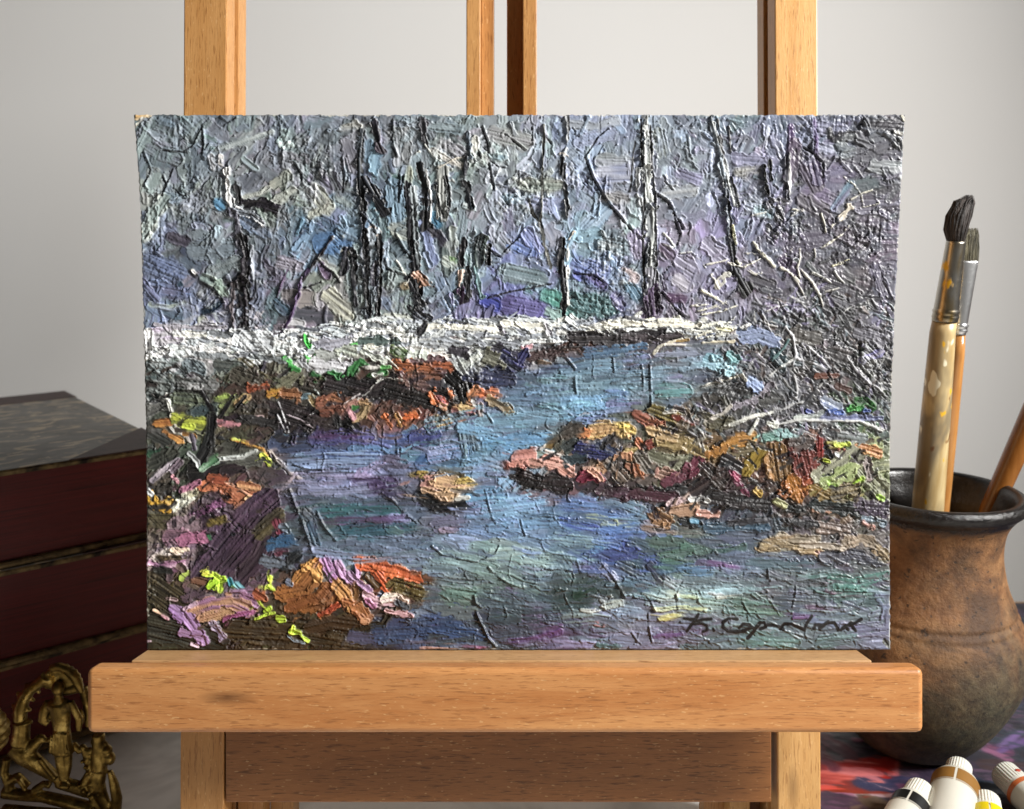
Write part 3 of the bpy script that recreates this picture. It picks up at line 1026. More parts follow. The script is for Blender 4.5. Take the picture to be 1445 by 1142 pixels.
# ---- water
mk("""
20,44407c/4c4884,1.0,446,622,480,616,520,618
12,4c305c,1.0,450,616,500,614
20,4460a0/3c508c,1.1,545,625,600,618,612,612
14,6c94b8/5c84b0,1.0,500,632,530,630,560,632
30,8098bc/8ca4c8,1.3,420,654,460,650,525,650
22,8c88a8/9890b4,1.0,425,674,480,678,530,674
12,a094bc/8c98c4,1.1,455,683,490,682
18,7c80a0/8c90b0,1.0,430,692,480,694,525,690
16,949cc4/a8acd8,1.3,530,660,542,668
12,a08cb4,1.1,505,672,525,660,540,648
22,3c2450/301c44,1.4,530,684,552,680
14,281c38,1.3,545,694,556,700
18,54485c/5c5468,1.0,548,650,570,655
20,3c4850/484c60,1.0,540,712,580,710
16,28585c/34686c,1.0,456,722,500,718,560,720
12,4c3454/583c60,1.0,462,735,510,734,550,732
18,28606c/2c5464,1.1,482,748,530,748,580,744
11,8c88bc/9c98cc,1.4,552,728,575,732
12,3c5c5c/54706c,1.5,548,746,565,752
24,606c84/6c7c98,1.0,500,768,560,770
12,8890ac/7c88a8,1.1,430,778,490,784,560,788
16,747c84/646870,1.8,432,722,442,732
14,4c4464/305c74,1.6,440,742,448,765
16,3c4048/50565c,1.6,592,700,620,715,640,722
18,64687c/6c7080,1.3,600,735,640,735
24,6c6884/787490,1.0,620,742,650,738
10,a890a4,1.2,624,748,640,746
28,2c3c64/343470,1.2,592,620,608,612
18,2c4c7c,1.2,592,655,602,645
26,8084b4/8c90b4,1.4,612,642,635,638
14,5c7ca4,1.3,612,660,625,665
26,6c94b4/64889c,1.0,610,600,650,590,680,585
14,506470/5c7474,1.3,655,610,660,640,655,660
12,585c54/68706c,1.2,668,612,672,632
26,7ca0b8/74a0b8,1.0,680,600,730,592,780,588
22,68a8d4/6098c8,1.2,690,628,730,622,770,620
16,74a8cc,1.2,650,605,690,612
16,5c8cb8/80a8c8,1.3,662,650,678,648
20,8494b4/9ca4b8,1.3,690,655,705,660,712,668
22,6c88a8,1.0,705,640,720,650
26,6484a0/7090a8,1.0,720,560,780,555,820,552
24,7498b0/6c90a8,1.0,800,520,850,515,900,512
24,7094a8/7c9cac,1.0,810,540,880,540,930,535
16,3c6490/4c7498,1.1,830,500,870,495,905,492
16,7c8cb8/8894c4,1.0,885,510,910,505
24,6ca0c8/74a4cc,1.0,800,570,840,568,880,560
24,7098b8/689cbc,1.1,805,585,835,582
10,7c88d4/8494dc,1.3,815,594,835,594,850,588
22,7c9cb4/88a8bc,1.0,930,528,960,525
24,5c908c/64a0a0,1.1,935,552,965,550
18,88a4b8,1.4,965,515,995,510
12,6c80b4,1.0,860,552,880,556
10,847cb4/585c80,1.4,858,570,900,568
10,a8b8d0,1.4,895,560,915,552
9,98a0b8,1.1,925,500,980,498
26,5c98c4/6ca4cc,1.2,668,705,690,702,705,700
24,6c9cc4/7ca8c8,1.0,690,722,740,715,765,712
22,6490b8/7098bc,1.0,700,745,740,740,780,738
20,6088b0/7094b4,1.0,770,725,800,720
22,5474b4/5c80b8,1.0,800,712,840,716,870,722
20,6c88a4/5c7c94,1.0,850,705,880,712,905,722
14,4464b8/4c5cc0,1.1,795,735,820,742,838,745
8,c0cc98/d0dca0,1.2,830,728,850,730,868,736
6,a8b89c,1.1,850,740,878,740,890,742
20,5c84bc/4c74b8,1.0,855,752,890,748,905,745
16,3c48b0/4454ac,1.2,884,768,896,780,908,786
10,5c98c8,1.0,838,775,848,772
20,7ca0b0/84a4ac,1.0,790,758,850,765
28,849c9c/7c9894,1.0,620,790,660,792,690,800
28,8ca8a4/9cb4ac,1.0,700,785,740,782,770,790
26,7c9898/88a49c,1.0,760,800,790,790,800,808
24,7c9890/6c887c,1.0,680,805,720,815,750,830
22,58786c/48685c,1.0,640,830,665,835
16,7c9888/8cA898,1.1,655,835,672,840
24,60788c/74909c,1.0,600,775,630,785
30,384854/44545c,1.0,690,840,740,850
28,2a3a38/344644,1.2,790,848,830,838,850,830
18,24402c/1c3424,1.3,815,838,838,826
24,303c44/384850,1.0,700,868,740,872,780,868
20,6c7c7c/7c8c88,1.1,800,875,830,872
14,7060a4/7c70a8,1.4,812,798,835,796
14,a4a4b4/8c8cA4,1.6,850,800,866,815
16,48585a/54645c,1.5,875,795,895,805
24,507488/5c8494,1.2,890,825,920,835
16,1c1c26/28243c,1.6,918,800,932,815
20,8098b8/90a4b8,1.1,870,860,900,865
12,98a49c/b0b8a8,1.3,855,855,875,850
7,d0d0c0,2.0,820,860,835,862,848,858
7,c8c8bc,1.8,848,846,860,842
24,486884/3c5c7c,1.1,940,800,980,795
24,4c7860/44705c,1.1,940,785,970,780
20,c8ccd0/a8b0bc,1.3,945,820,955,826
16,4c78a0/5c88b0,1.1,965,805,1000,806
12,64587c/5c5078,1.0,985,795,1030,800
16,8cacbc/a0c0c4,1.1,960,838,1000,830
10,d8e4d4/c0d4c0,1.4,930,845,955,842
10,dce4c8/c8dca0,1.5,945,836,980,840
9,c8dC98/d8dc98,1.5,925,858,965,854,1000,860
8,e8e078/e0d868,1.7,932,872,960,866
5,d8c858,1.5,938,874,952,872
12,9cb8a8/88a898,1.1,990,848,1015,852
16,a0c0c8/90b4bc,1.1,995,835,1040,830
5,dcd4b8/c8ccb8,1.5,1012,843,1050,840,1096,836
8,98bcc0,1.2,1060,832,1100,830
24,587c74/5c8078,1.0,1030,855,1080,858
24,54606c/5c6478,1.0,1100,850,1150,855
9,644c78/784c84,1.0,1000,795,1040,800
16,4c6870/54707c,1.0,1060,795,1140,798
8,8cacac,1.0,1125,815,1180,806
14,5c9488/549080,1.2,1170,815,1210,820,1250,812
12,5ca08c/4c8c7c,1.3,1180,828,1225,830
7,484448/5c5458,1.1,1178,838,1220,842
7,60284c,1.1,1165,833,1176,836
9,90acb0/a8bcc0,1.2,1130,862,1175,865
9,68508c/7c508c,1.1,1120,872,1150,870
9,60405c,1.0,1140,855,1170,858
12,7c8c98/8c9ca8,1.6,1190,858,1215,845
20,8484a4/7c7c9c,1.0,1200,890,1250,885,1252,860
14,98acd0/8894b8,1.2,1240,840,1250,855
20,587c78/608880,1.0,1050,900,1120,905
20,5c7c7c/6c9490,1.2,1160,905,1200,900
16,74789c/8084a4,1.0,930,885,980,888
10,6c4880/744c88,1.0,925,897,960,893
20,8084a0/7880a0,1.0,870,900,920,905
14,48746c/3c5c58,1.8,845,908,870,912
10,503c60,1.2,835,892,852,894
8,c47c78,1.5,842,880,852,882
24,2c4068/2a3856,1.1,530,893,580,890
20,3c4468/4c4c70,1.1,500,898,525,900
20,2c3c60/284068,1.0,600,890,640,886,680,900
20,32383c/3c4446,1.0,610,905,660,900
10,5c3870/643c74,1.1,720,905,760,900,790,892
14,38404c,1.0,700,895,740,888
5,b47868/c89078,1.3,595,914,620,913,645,915
5,a84c70,1.2,672,914,690,910
""", edge=.6, jag=.14, bris=.45, alpha=.80, dry=.25)
# ---- rocks and leaves in the water, right bank
mk("""
16,101012/1c1a1c,1.4,598,702,625,716,650,712
7,6c5018/a08028,1.8,590,668,602,666
5,d8d838,1.9,594,671,598,673
22,c08c78/b87c70,2.5,604,682,622,678
26,b89068/c89c6c,2.6,622,680,640,684,632,698
18,c8a448/d0b058,2.6,648,682,660,680
10,b88c60/c49870,2.6,600,690,618,696,627,708
6,483818,2.0,622,664,640,666,652,670
6,e8e8dc/d0ccc0,2.2,644,704,660,702
7,0c0c0e,1.0,612,718,640,716
24,141012/201416,1.6,725,668,755,680,795,684
10,74342c/8c4030,2.2,712,652,716,662
22,c07464/c88478,2.7,728,648,748,645
14,c89480/b87c6c,2.6,750,652,762,655
20,c8806c/d09888,2.7,770,650,790,655,800,662
5,ecdcd0/e0d0c4,2.8,762,634,772,628,778,624
5,f0e4dc,2.8,770,636,790,642,806,656
12,7c5c28/8c6c30,2.2,775,628,790,620
14,3c3a30/4c4838,1.8,790,628,800,620
18,343c3c/4c544c,1.6,800,630,812,622
22,d09c60/c8a460,2.6,834,608,860,604,885,606
12,e08c50/dc7438,2.6,818,612,828,610
12,c8a440/dcbc58,2.5,878,600,892,606
24,1c2258/24286c,1.7,820,636,848,640
16,1c2840/26325c,1.5,850,630,864,636
16,1c2c34/22343c,1.4,802,650,822,648
16,701c34/84283c,2.0,822,676,838,668,848,678
14,b8845c/c8986c,2.2,842,660,856,656
8,d09880,2.3,834,664,848,676
22,5c5044/6c5c50,1.8,862,656,876,672
14,a8904c/b89c5c,2.2,884,638,900,636
12,c8885c/d49470,2.3,870,646,890,644
9,d46c34,2.3,900,622,905,630
16,a86844/8c5438,2.0,890,660,905,668
8,c87040,2.1,900,656,905,668
12,7c3428,1.8,912,630,922,626
20,403830/4c4238,1.4,800,610,812,604
14,9c4c34/a85c40,2.2,898,586,915,595,932,600
16,6c5c20/7c6828,2.0,922,578,940,584,958,592
10,6c2c20/802f20,2.2,950,588,972,596,990,600
5,e8e4dc,2.2,936,583,952,581
4,e8e4dc,2.0,975,593,984,593
14,5c4c38,1.6,960,602,985,610
20,9c8450/8c7440,1.9,930,622,960,626,990,640
20,a88858/b89460,1.9,920,610,945,615
20,6c6c54/787860,1.7,920,645,945,655,970,650
16,b08470/a0786a,1.7,918,662,945,670
22,6c6458/7c7068,1.6,905,645,915,660
20,5c2434/702c40,2.0,945,680,968,668,985,654
28,2e2224/3a2a28,2.0,975,692,1000,676,1020,668
12,141416/1c1c1e,1.5,905,692,940,694,962,692
16,4c2030/3c1c28,1.7,880,700,900,696,950,702
18,402a34/54384a,1.5,850,690,880,695
20,c08030/d08c38,2.2,1015,632,1040,622,1060,620
14,b4742c/a06828,2.0,1000,640,1020,634
16,706448/807050,1.8,1030,640,1060,636
22,221c20/2c2428,1.7,1025,652,1045,662
20,302420/3c2c24,1.8,995,660,1015,680
18,987820/88701c,2.3,1055,664,1066,652,1074,638
9,70203c/681c48,2.1,1030,665,1040,682,1052,698
7,a8345c,2.0,1034,668,1040,675
20,181416/241c1e,1.5,1000,700,1040,708,1080,712
30,886030/785428,2.4,1096,640,1100,665
12,9c7040,2.3,1082,650,1086,672
36,7c3024/6c2820,2.5,1128,632,1136,658
22,5c4c48/504440,2.4,1118,622,1140,624
12,6c1c20/8c2820,2.5,1156,620,1156,640
24,9c5424/8c4c1c,2.4,1108,690,1125,685,1130,695
22,b46c1c/a45c20,2.5,1118,682,1124,700
16,8c3420/a04824,2.4,1140,680,1150,672
24,8c6c28/7c5c20,2.2,1150,692,1170,702
14,141818/0e1010,1.5,1110,718,1135,722
16,182020/222c2c,1.4,1150,715,1180,718,1215,722
10,a0a068,1.9,1095,708,1104,712
9,c8a040,2.2,1068,692,1072,696
16,64988c/80b0a4,1.7,1072,618,1095,614
12,78a8a8/90b8b8,1.7,1100,612,1130,608
18,888888/788080,1.5,1165,612,1215,618
28,94947c/a4a488,2.1,1158,672,1180,658,1205,640
22,98ac60/a8b474,2.2,1165,680,1185,672,1205,656
8,98c83c,2.4,1168,680,1180,690
6,c8dc30/d4e840,2.3,1176,629,1196,626
6,c8dc30,2.3,1162,650,1168,650
9,e0e8e8,2.2,1178,642,1183,645
8,a84c34,1.8,1182,634,1190,634
10,24202a,1.4,1165,630,1170,642
14,c87c40/c89050,1.8,1215,632,1238,640
30,949470/84886c,1.7,1220,668,1240,690
14,9c8c88,1.7,1222,652,1226,670
8,b0e030,2.2,1204,684,1214,676
7,a0d038,2.0,1238,700,1248,706
18,4c443c/7c6c48,1.5,1180,695,1205,690
22,54485c/4c4050,1.4,1215,714,1250,718
18,6c5c58/786458,1.4,1155,742,1190,748
12,2c2c30,1.4,1110,735,1150,740
12,8094a4,1.4,1218,732,1245,738
8,c88878,1.8,1218,738,1230,744
22,947c54/a88c60,2.4,1082,772,1110,766,1140,770
12,a88c60/b8986c,2.4,1130,778,1160,780
5,d8a098,2.2,1150,778,1170,784,1176,787
12,8c7c64/a09078,2.0,1100,758,1150,760
10,b0a08c,2.0,1130,768,1170,770,1190,772
16,98846c/a89078,2.2,1195,766,1215,760,1235,770
14,a48c64/8c7450,2.2,1240,775,1252,788
16,4c4e5c/545664,1.3,1158,786,1200,784,1235,790
14,3c5c74/345068,1.1,1000,745,1040,742,1080,744
9,2c2c34/44444c,1.3,1030,738,1080,735
22,744c2c/845c34,2.5,928,726,940,734
12,9c7048,2.4,926,738,940,742
18,b48868/c09474,2.4,952,720,980,716
10,c88c78/d09888,2.3,985,724,1012,726
9,ecc8cc/f0d8d8,2.5,942,711,958,706,970,701
8,e4e4e0,2.5,974,704,990,704,998,708
10,1c2024,1.3,960,734,985,740
7,5c98b8,1.5,976,734,984,736
16,7c7484/8c849c,1.4,908,742,918,750
""", edge=1.4, jag=.20, bris=.75)
# short black-brown strokes between the leaves
for _ in range(260):
    if rng.random() < .5: x, y = rng.uniform(208, 640), rng.uniform(520, 780)
    else: x, y = rng.uniform(760, 1250), rng.uniform(600, 735)
    if inpoly(x, y, WATER) or (x > 420 and y > 612 and x < 760): continue
    dab(x, y, rng.uniform(1.5, 6), rng.uniform(6, 22), D(rng.normal(-25, 40)), hexc(['141214', '1e1a1a', '2a2220', '1a1c20', '342a24', '241820'][rng.integers(6)]), h=rng.uniform(.2, .9), edge=.5, jag=.35, dry=rng.choice([0, .4]), alpha=.9)
# ---- thicket on the right
for _ in range(900):
    x = rng.uniform(960, 1258); y = rng.uniform(415, 610)
    if x < 1060 and y < 470: continue
    if x < 1010 and y < 560: continue
    dk = rng.random()
    c = ['b8b8bc', '9c9ca4', 'd0d0cc', '1c1c20', '26262a', '44444a', '6c6c74', '343438'][rng.integers(8)] if dk > .15 else ['7c7498', '5c4c48', '607078'][rng.integers(3)]
    a = D(rng.normal(45 if rng.random() < .7 else -40, 18))
    l = rng.uniform(6, 34)
    b = rng.normal(0, .3)
    p = [(x, y), (x + math.cos(a) * l * .5, y + math.sin(a) * l * .5), (x + math.cos(a + b) * l, y + math.sin(a + b) * l)]
    pale = c in ('b8b8bc', 'd0d0cc', '9c9ca4')
    cv.stroke([P2C(*q) for q in p], rng.uniform(1.2, 2.2) if pale else rng.uniform(1.5, 5), hexc(c), rng.uniform(1.0, 2.2) if pale else rng.uniform(.5, 1.2), edge=.6, jag=.3, alpha=.8)
mk("""
22,8494b4/7884a8,1.4,1048,478,1070,474,1090,482
14,44545c/2c4048,1.2,1090,500,1105,520
18,7cb0c0/94bcc8,1.3,998,508,1015,515,1032,520
12,5c8c90,1.3,1030,502,1040,510
20,48484a/3c3c3e,1.2,1015,548,1045,555
18,484430/5c5438,1.3,1000,592,1030,598
20,404040/4c4c4a,1.2,1095,560,1070,562
18,7c94c4/8ca0cc,1.5,1062,540,1072,548
9,5c2c20/6c3824,1.6,1150,532,1178,530
9,4c2c24,1.5,1182,545,1195,552
16,a4b0c8/8c9cc8,1.8,1166,568,1178,574,1188,580
8,4464b8,1.7,1170,580,1185,582
9,2c8c2c/3c9c3c,1.8,1198,578,1215,576
9,246c24/34842c,1.7,1208,566,1222,568,1232,576
7,4c68c0,1.6,1218,580,1224,580
6,4858b8,1.6,1138,580,1144,584
9,6c74a4/8088b0,1.5,1155,588,1200,590,1240,590
14,a0a8a8/b8c0b8,1.5,1125,590,1150,588
24,4c4a4c/5c5658,1.1,1180,500,1210,510
12,88809c/7470a0,1.3,1215,508,1240,498
26,605e66/6c6a74,1.1,1215,470,1245,480
22,64605c/5c5a58,1.1,1120,472,1150,480
10,847c88/948c98,1.8,1035,574,1060,566,1078,552,1086,544
""", edge=1.2, jag=.25)
mk("""
4,d8ccb0/e4dcc4,2.0,922,500,928,490,945,483,962,480
3,e0d8c8,2.0,940,486,975,488
4,b8904c,1.6,955,482,970,480
4,e8dcbc,2.2,992,485,1010,484,1035,482
5,e8e0c8/d0ccc0,2.2,992,546,1010,540,1030,534,1045,530
4,e0dccc,2.2,1045,530,1052,538
5,d0c8bc/c4bcb0,2.3,994,594,1010,588,1022,582,1030,573
5,dcdccc/e4e4d8,2.3,1022,602,1040,596,1060,588,1088,582
3.5,c8c8c0,2.1,1030,600,1050,594
5,dce0d4,2.3,1056,612,1064,600,1068,592
6,e4e8dc,2.3,1082,598,1094,602
5,e4e8dc,2.2,1088,593,1096,598
3.5,d8d8d4,2.2,1095,600,1125,592,1165,594,1210,594,1245,608
3,c8c8c8,2.1,1100,580,1118,570,1130,568
4,d0d0cc,2.1,1085,530,1100,518,1122,506
3,c8c8cc,2.1,1108,462,1118,475,1122,500,1118,515
3,c0c0c4,2.1,1122,506,1145,512,1165,522
3,bcbcc0,2.1,1140,490,1158,506,1170,520
3,c8c8c8,2.1,1120,530,1124,552,1122,562
3,5c7c7c,1.8,1112,480,1105,492,1088,508
3,c0c0c4,2.0,1195,505,1208,525,1225,540,1250,560
3,141418,1.0,1190,515,1212,538,1230,560
""", edge=1.2, jag=.2)
smear(1300, 2.0, 6.5, 5, 18, 6, False, 505)
smear(2400, 1.6, 6.0, 14, 60, 9, True)
blend(np.clip((yy - 500) / 12, 0, 1))
thr = np.concatenate([NB, NB], 1)[:PH, :PW]
cv.C *= (1 + .045 * thr * wm)[..., None]
# ---- white twigs, upper right, and scraped lines
mk("""
5,e4e0cc/d0ccb8,2.4,1062,342,1070,356,1084,368,1092,376
4,dcd8c4,2.3,1100,378,1112,384,1124,394,1128,402
4,e4e0cc,2.4,1158,351,1172,342,1186,332,1196,320
3.5,e0dcc8,2.2,1158,303,1163,318,1164,328
9,ecdfc8,2.4,1198,292,1192,302,1186,308
4,ece4cc,2.3,1166,326,1176,316,1186,309
3.5,e4e0cc,2.2,1200,282,1215,274,1230,269
3.5,e0dcc8,2.2,1201,294,1216,292,1238,287
3,d8d4c4,2.1,1148,352,1150,360,1148,368
3.5,ece4b0,2.2,1174,376,1188,371,1197,368
2.5,d0ccbc,2.1,1190,250,1205,262,1214,275,1217,290
3,dcd8c8,2.2,997,374,1012,371,1026,367
3,e0dccc,2.2,1026,371,1040,376,1050,378
3,dcd8c8,2.2,1050,377,1062,371,1072,366
3,d4d0c0,2.1,1046,360,1060,358,1074,362
3,d4d0c0,2.1,1055,382,1065,388,1074,386
9,dcd8c8/c8c8c0,2.2,1028,386,1016,396,1010,404
4,d8d4c4,2.2,1004,388,1010,400,1014,408
3,d4d0c4,2.2,1128,352,1128,366,1124,378,1128,392
3,c8c4b8,2.2,1130,382,1146,400,1156,418,1160,432
3,d0ccc0,2.1,1118,350,1108,362
3.5,c8c4b8,2.1,1118,388,1124,400,1130,410,1136,422
4,c8c8c0,2.1,1145,386,1160,392,1172,400
3.5,c8c8c4,2.1,1176,384,1184,394,1190,400
2.5,c4c0b8,2.0,1164,412,1176,409,1182,407
4,e0dccc,2.1,1118,298,1126,298
3,d8d4c8,2.1,1115,306,1124,300,1132,297
3,d4d4cc,2.0,1060,305,1080,300
4,dcd8c0,2.2,990,410,1010,422,1028,434
4,e4e0c8,2.2,982,440,1005,434,1024,426
3,d8d4c0,2.1,975,432,1000,430,1025,438
3.5,e4e0c8,2.2,990,444,1015,440,1040,432
2.5,c8c8c0,2.0,936,330,944,338,952,350
2.5,d8d4c8,2.0,938,368,952,364
2.5,c8c8c8,2.0,935,345,948,350
2.5,d8d8d4,2.0,960,358,975,356,988,368,995,378
4,dcdcd0,2.2,572,402,576,395,565,375,560,368
4,e0e0d4,2.2,568,232,582,222,592,215
3,d4d8d0,2.1,600,205,612,222,622,228
3,c8c0b0,2.0,620,238,640,226,655,222
5,e0d4c8,2.2,790,218,800,222
4,dccdb8,2.0,803,338,810,328
3.5,d0d0c8,2.0,505,564,515,556,530,540,540,534
4,d8d8cc,2.1,530,540,535,534,552,535,572,537
4,c0b8b8,2.1,486,570,498,562,508,556
3,98a4a0,1.9,430,534,440,546,450,556
3,c0c4b8,2.0,545,505,552,510,562,520
3,b8a8b0,1.9,405,585,425,592,445,606
3,c8c8cc,2.0,394,568,402,590,408,610
3,b0b0b4,1.9,392,585,400,602,404,612
""", edge=.7, jag=.28, bris=.5, dry=.15, wk=.85, alpha=.95)
# long scraped/pressed ridge lines in the water, shade painted along their left side
for ln in """
1.8,1.8,800,505,812,520,812,545,814,555
1.6,1.2,865,505,867,525
1.6,1.4,905,515,908,535,908,550
1.8,1.6,917,515,918,545,919,572,912,578
1.4,1.2,685,690,690,712,695,730,700,738
1.4,1.2,735,732,738,745,742,755
2.4,2.6,410,690,418,712,428,735,438,765,442,778
2.2,2.2,448,722,458,742,475,762
2.0,2.0,540,695,555,705,568,720,590,738
1.8,1.6,415,655,440,662,455,662,495,660
1.6,1.4,610,770,625,782,660,790,675,792
1.6,1.4,675,792,700,780,705,770
1.8,1.8,690,800,702,812,718,822,735,828
2,2,670,840,672,850,680,856
2,2.4,672,862,680,880,690,900,700,912
2.2,2.4,846,792,862,808,872,825,882,842
1.8,1.6,770,802,790,803,822,806
1.6,1.5,915,865,916,885,920,905
1.8,1.8,1123,822,1122,838,1118,855
1.6,1.6,1083,803,1084,815
1.6,1.5,954,838,957,858
1.8,1.6,895,842,918,848,925,862
1.6,1.4,892,892,900,905
1.4,1.2,1045,842,1052,858,1062,872
2.2,1.8,1030,590,980,580,945,572
2,1.8,965,610,930,600
1.6,1.4,1225,655,1220,672,1212,690
2,1.8,560,620,562,640
""".strip().split('\n'):
    p = list(map(float, ln.split(',')))
    pts = [P2C(p[i], p[i + 1]) for i in range(2, len(p), 2)]
    cv.ridge(pts, p[0] * .8, p[1] * 1.35, jag=.5)
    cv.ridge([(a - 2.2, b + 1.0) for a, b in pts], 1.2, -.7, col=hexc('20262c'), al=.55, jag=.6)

# ---- random relief : meandering ridges, pimples, stipple, pale flecks
for _ in range(430):
    x = rng.uniform(200, 1265); y = rng.uniform(165, 915); wat = inpoly(x, y, WATER)
    if wat and rng.random() < .35: continue
    a = D(rng.normal(85, 30)) if (y < 450 or wat) else rng.uniform(0, math.pi)
    pts = [P2C(*q) for q in wander(x, y, a, int(rng.integers(3, 10)), rng.uniform(2.5, 5), .45)]
    h = rng.uniform(.5, 2.2) * (.6 if wat else 1)
    cv.ridge(pts, rng.uniform(.8, 1.5), h, jag=.5)
    if rng.random() < (.25 if y < 450 else .5): cv.ridge([(u - 2, w_ + .8) for u, w_ in pts], 1.1, -h * .5, col=hexc('24262c'), al=.45 if not wat else .3, jag=.6)  # dark line painted as the ridge's shaded side
n = 2200
px_, py_ = rng.integers(3, PW - 3, n), rng.integers(3, PH - 3, n)
R0 = np.arange(-3, 4); gx_, gy_ = np.meshgrid(R0, R0)
for i in range(n):
    r = rng.uniform(.7, 1.5); k = np.exp(-(gx_ ** 2 + gy_ ** 2) / (r * r)) * rng.uniform(.4, 1.8)
    cv.H[py_[i] - 3:py_[i] + 4, px_[i] - 3:px_[i] + 4] += k[:cv.H[py_[i] - 3:py_[i] + 4, px_[i] - 3:px_[i] + 4].shape[0], :]
def tile(N, oy=0, ox=0):
    T = np.roll(N, (oy, ox), (0, 1)); return np.concatenate([T, T], 1)[:PH, :PW]
amp = np.clip(.22 + .42 * tile(N25, 90, 10) + .22 * tile(N9, 40, 300), .06, 1.3)
wmask = np.zeros((PH, PW))
for j in range(0, PH, 4):
    for i in range(0, PW, 4):
        if inpoly(xx[j, i], yy[j, i], WATER): wmask[j:j + 4, i:i + 4] = 1
thick = np.clip((xx - 950) / 80, 0, 1) * np.clip((yy - 380) / 60, 0, 1) * np.clip((620 - yy) / 20, 0, 1)
amp = amp * (1 - .50 * wmask) + .16 * thick
xi, yi = cv.xx.astype(int), cv.yy.astype(int)
dgA = NB[(xi - yi) & 1023, (xi + yi) & 1023]; dgB = NB[(xi + yi + 300) & 1023, (yi - xi) & 1023]; vrt = NB[xi & 1023, (yi + 77) & 1023]
pick = tile(N25, 500, 100)
strk = np.where(pick > .35, dgA, np.where(pick < -.35, dgB, vrt)); strk = np.where(wmask > 0, tile(NB, 3, 9), strk)
rough_ = (.20 * tile(N1) + .40 * tile(N2, 5, 7) + .24 * strk + .45 * tile(N4, 15, 70)) * amp
cv.H += rough_
# pale dry scumble catches the peaks, crevice shade is painted dark in the hollows
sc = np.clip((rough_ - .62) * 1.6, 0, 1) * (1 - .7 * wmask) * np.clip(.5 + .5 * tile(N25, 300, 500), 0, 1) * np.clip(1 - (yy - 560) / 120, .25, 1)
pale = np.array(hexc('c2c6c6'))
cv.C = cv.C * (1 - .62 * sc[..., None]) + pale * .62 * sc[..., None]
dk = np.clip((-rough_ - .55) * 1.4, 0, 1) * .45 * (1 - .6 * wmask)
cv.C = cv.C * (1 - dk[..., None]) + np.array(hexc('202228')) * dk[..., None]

# ---- signature
mk("""
4.4,14090c,1.0,965,872,974,874,980,873
4.4,14090c,1.0,985,866,981,874,974,883,969,890
4.6,14090c,1.0,978,878,990,874,1003,873
4.4,14090c,1.0,980,880,990,879,997,883,997,889,991,891
4.6,14090c,1.0,1006,887,1007,889
4.8,14090c,1.0,1040,873,1028,872,1020,877,1019,884,1026,890,1038,891,1051,890
4.4,14090c,1.0,1043,885,1048,880,1057,881,1058,886,1048,889
4.4,14090c,1.0,1058,884,1066,886,1070,880
4.8,14090c,1.0,1072,878,1063,890,1054,900
4.4,14090c,1.0,1070,879,1078,878,1080,884,1072,887
4.4,14090c,1.0,1080,881,1092,882,1100,884,1104,888
4.4,14090c,1.0,1100,887,1106,880,1116,880,1126,884,1134,888
4.4,14090c,1.0,1134,888,1138,879,1145,869
4.6,14090c,1.0,1147,886,1150,881,1160,882,1168,877
4.4,14090c,1.0,1156,886,1166,879,1176,878,1181,886,1182,889
4.2,14090c,1.0,1186,888,1192,882,1196,888
4.2,14090c,1.0,1190,886,1200,878
4.8,14090c,1.0,1198,882,1208,877,1214,873
4.4,14090c,1.0,1200,881,1206,889
""", edge=.3, jag=.10, bris=.2, cn=.02)
# bare corner and frayed edges
mk("""
6,e4ddcc/d0b080,.3,192,168,200,165,212,164
3,e8e0d0,.3,190,182,196,174,202,168
3,c09860,.4,194,165,206,164
3,d8d4c0,.6,1272,165,1276,170
7,5c5c54/b0b098,.8,1248,905,1253,912
2.5,d8d8d0,.4,1255,880,1256,914
""", jag=.3)
ed = np.minimum(np.minimum(cv.xx, PW - 1 - cv.xx), np.minimum(cv.yy, PH - 1 - cv.yy))
em = np.clip(1.6 - ed + .8 * tile(N2, 60, 60), 0, 1) * np.clip(tile(N9, 9, 9) + .2, 0, 1) * .75
cv.C = cv.C * (1 - em[..., None]) + np.array(hexc('c9c4b4')) * em[..., None]
gl_ = (cv.C * np.array([.30, .59, .11])).sum(-1, keepdims=True)
satw = np.where(wmask > 0, .80, np.where(yy > 500, .80, .84))[..., None]
cv.C = gl_ + (cv.C - gl_) * satw
cv.C *= 1 + wmask[..., None] * np.array([-.02, -.01, .01])
cv.C *= (1 + .0 * np.clip((470 - yy) / 60, 0, 1) - .09 * wmask - .06 * np.clip((yy - 500) / 30, 0, 1) * (1 - wmask))[..., None]
cv.C = np.clip(cv.C, 0.01, .96)
cv.H = np.clip(cv.H, -2.5, 8.0)

# ---- the panel: a board bowed forward at its top
WD = .35
def depth_at(py): return WD * F / (Rx(py) - Lx(py))
zk = np.array([163, 300, 450, 600, 700, 917.])
zc = np.polyfit(zk, depth_at(zk), 2)
rowz = np.polyval(zc, yy)
EDGE = (N2[:PH, 0:1] * .7, N2[:PH, 40:41] * .7, np.concatenate([N2, N2], 1)[50:51, :PW] * .8)
hsc = F / (1300.0) * .00035          # one relief unit in metres
X0 = (xx - CX) * rowz / F; Y0 = (yy - CY) * rowz / F; Z0 = rowz.copy()
# frayed paint edge
X0[:, :2] += EDGE[0] * .00016; X0[:, -2:] += EDGE[1] * .00016; Y0[:2, :] += EDGE[2] * .0002
fall = np.clip(ed / 2.0, .0, 1)
Z0 -= .0004 + cv.H * hsc * (.4 + .6 * fall)

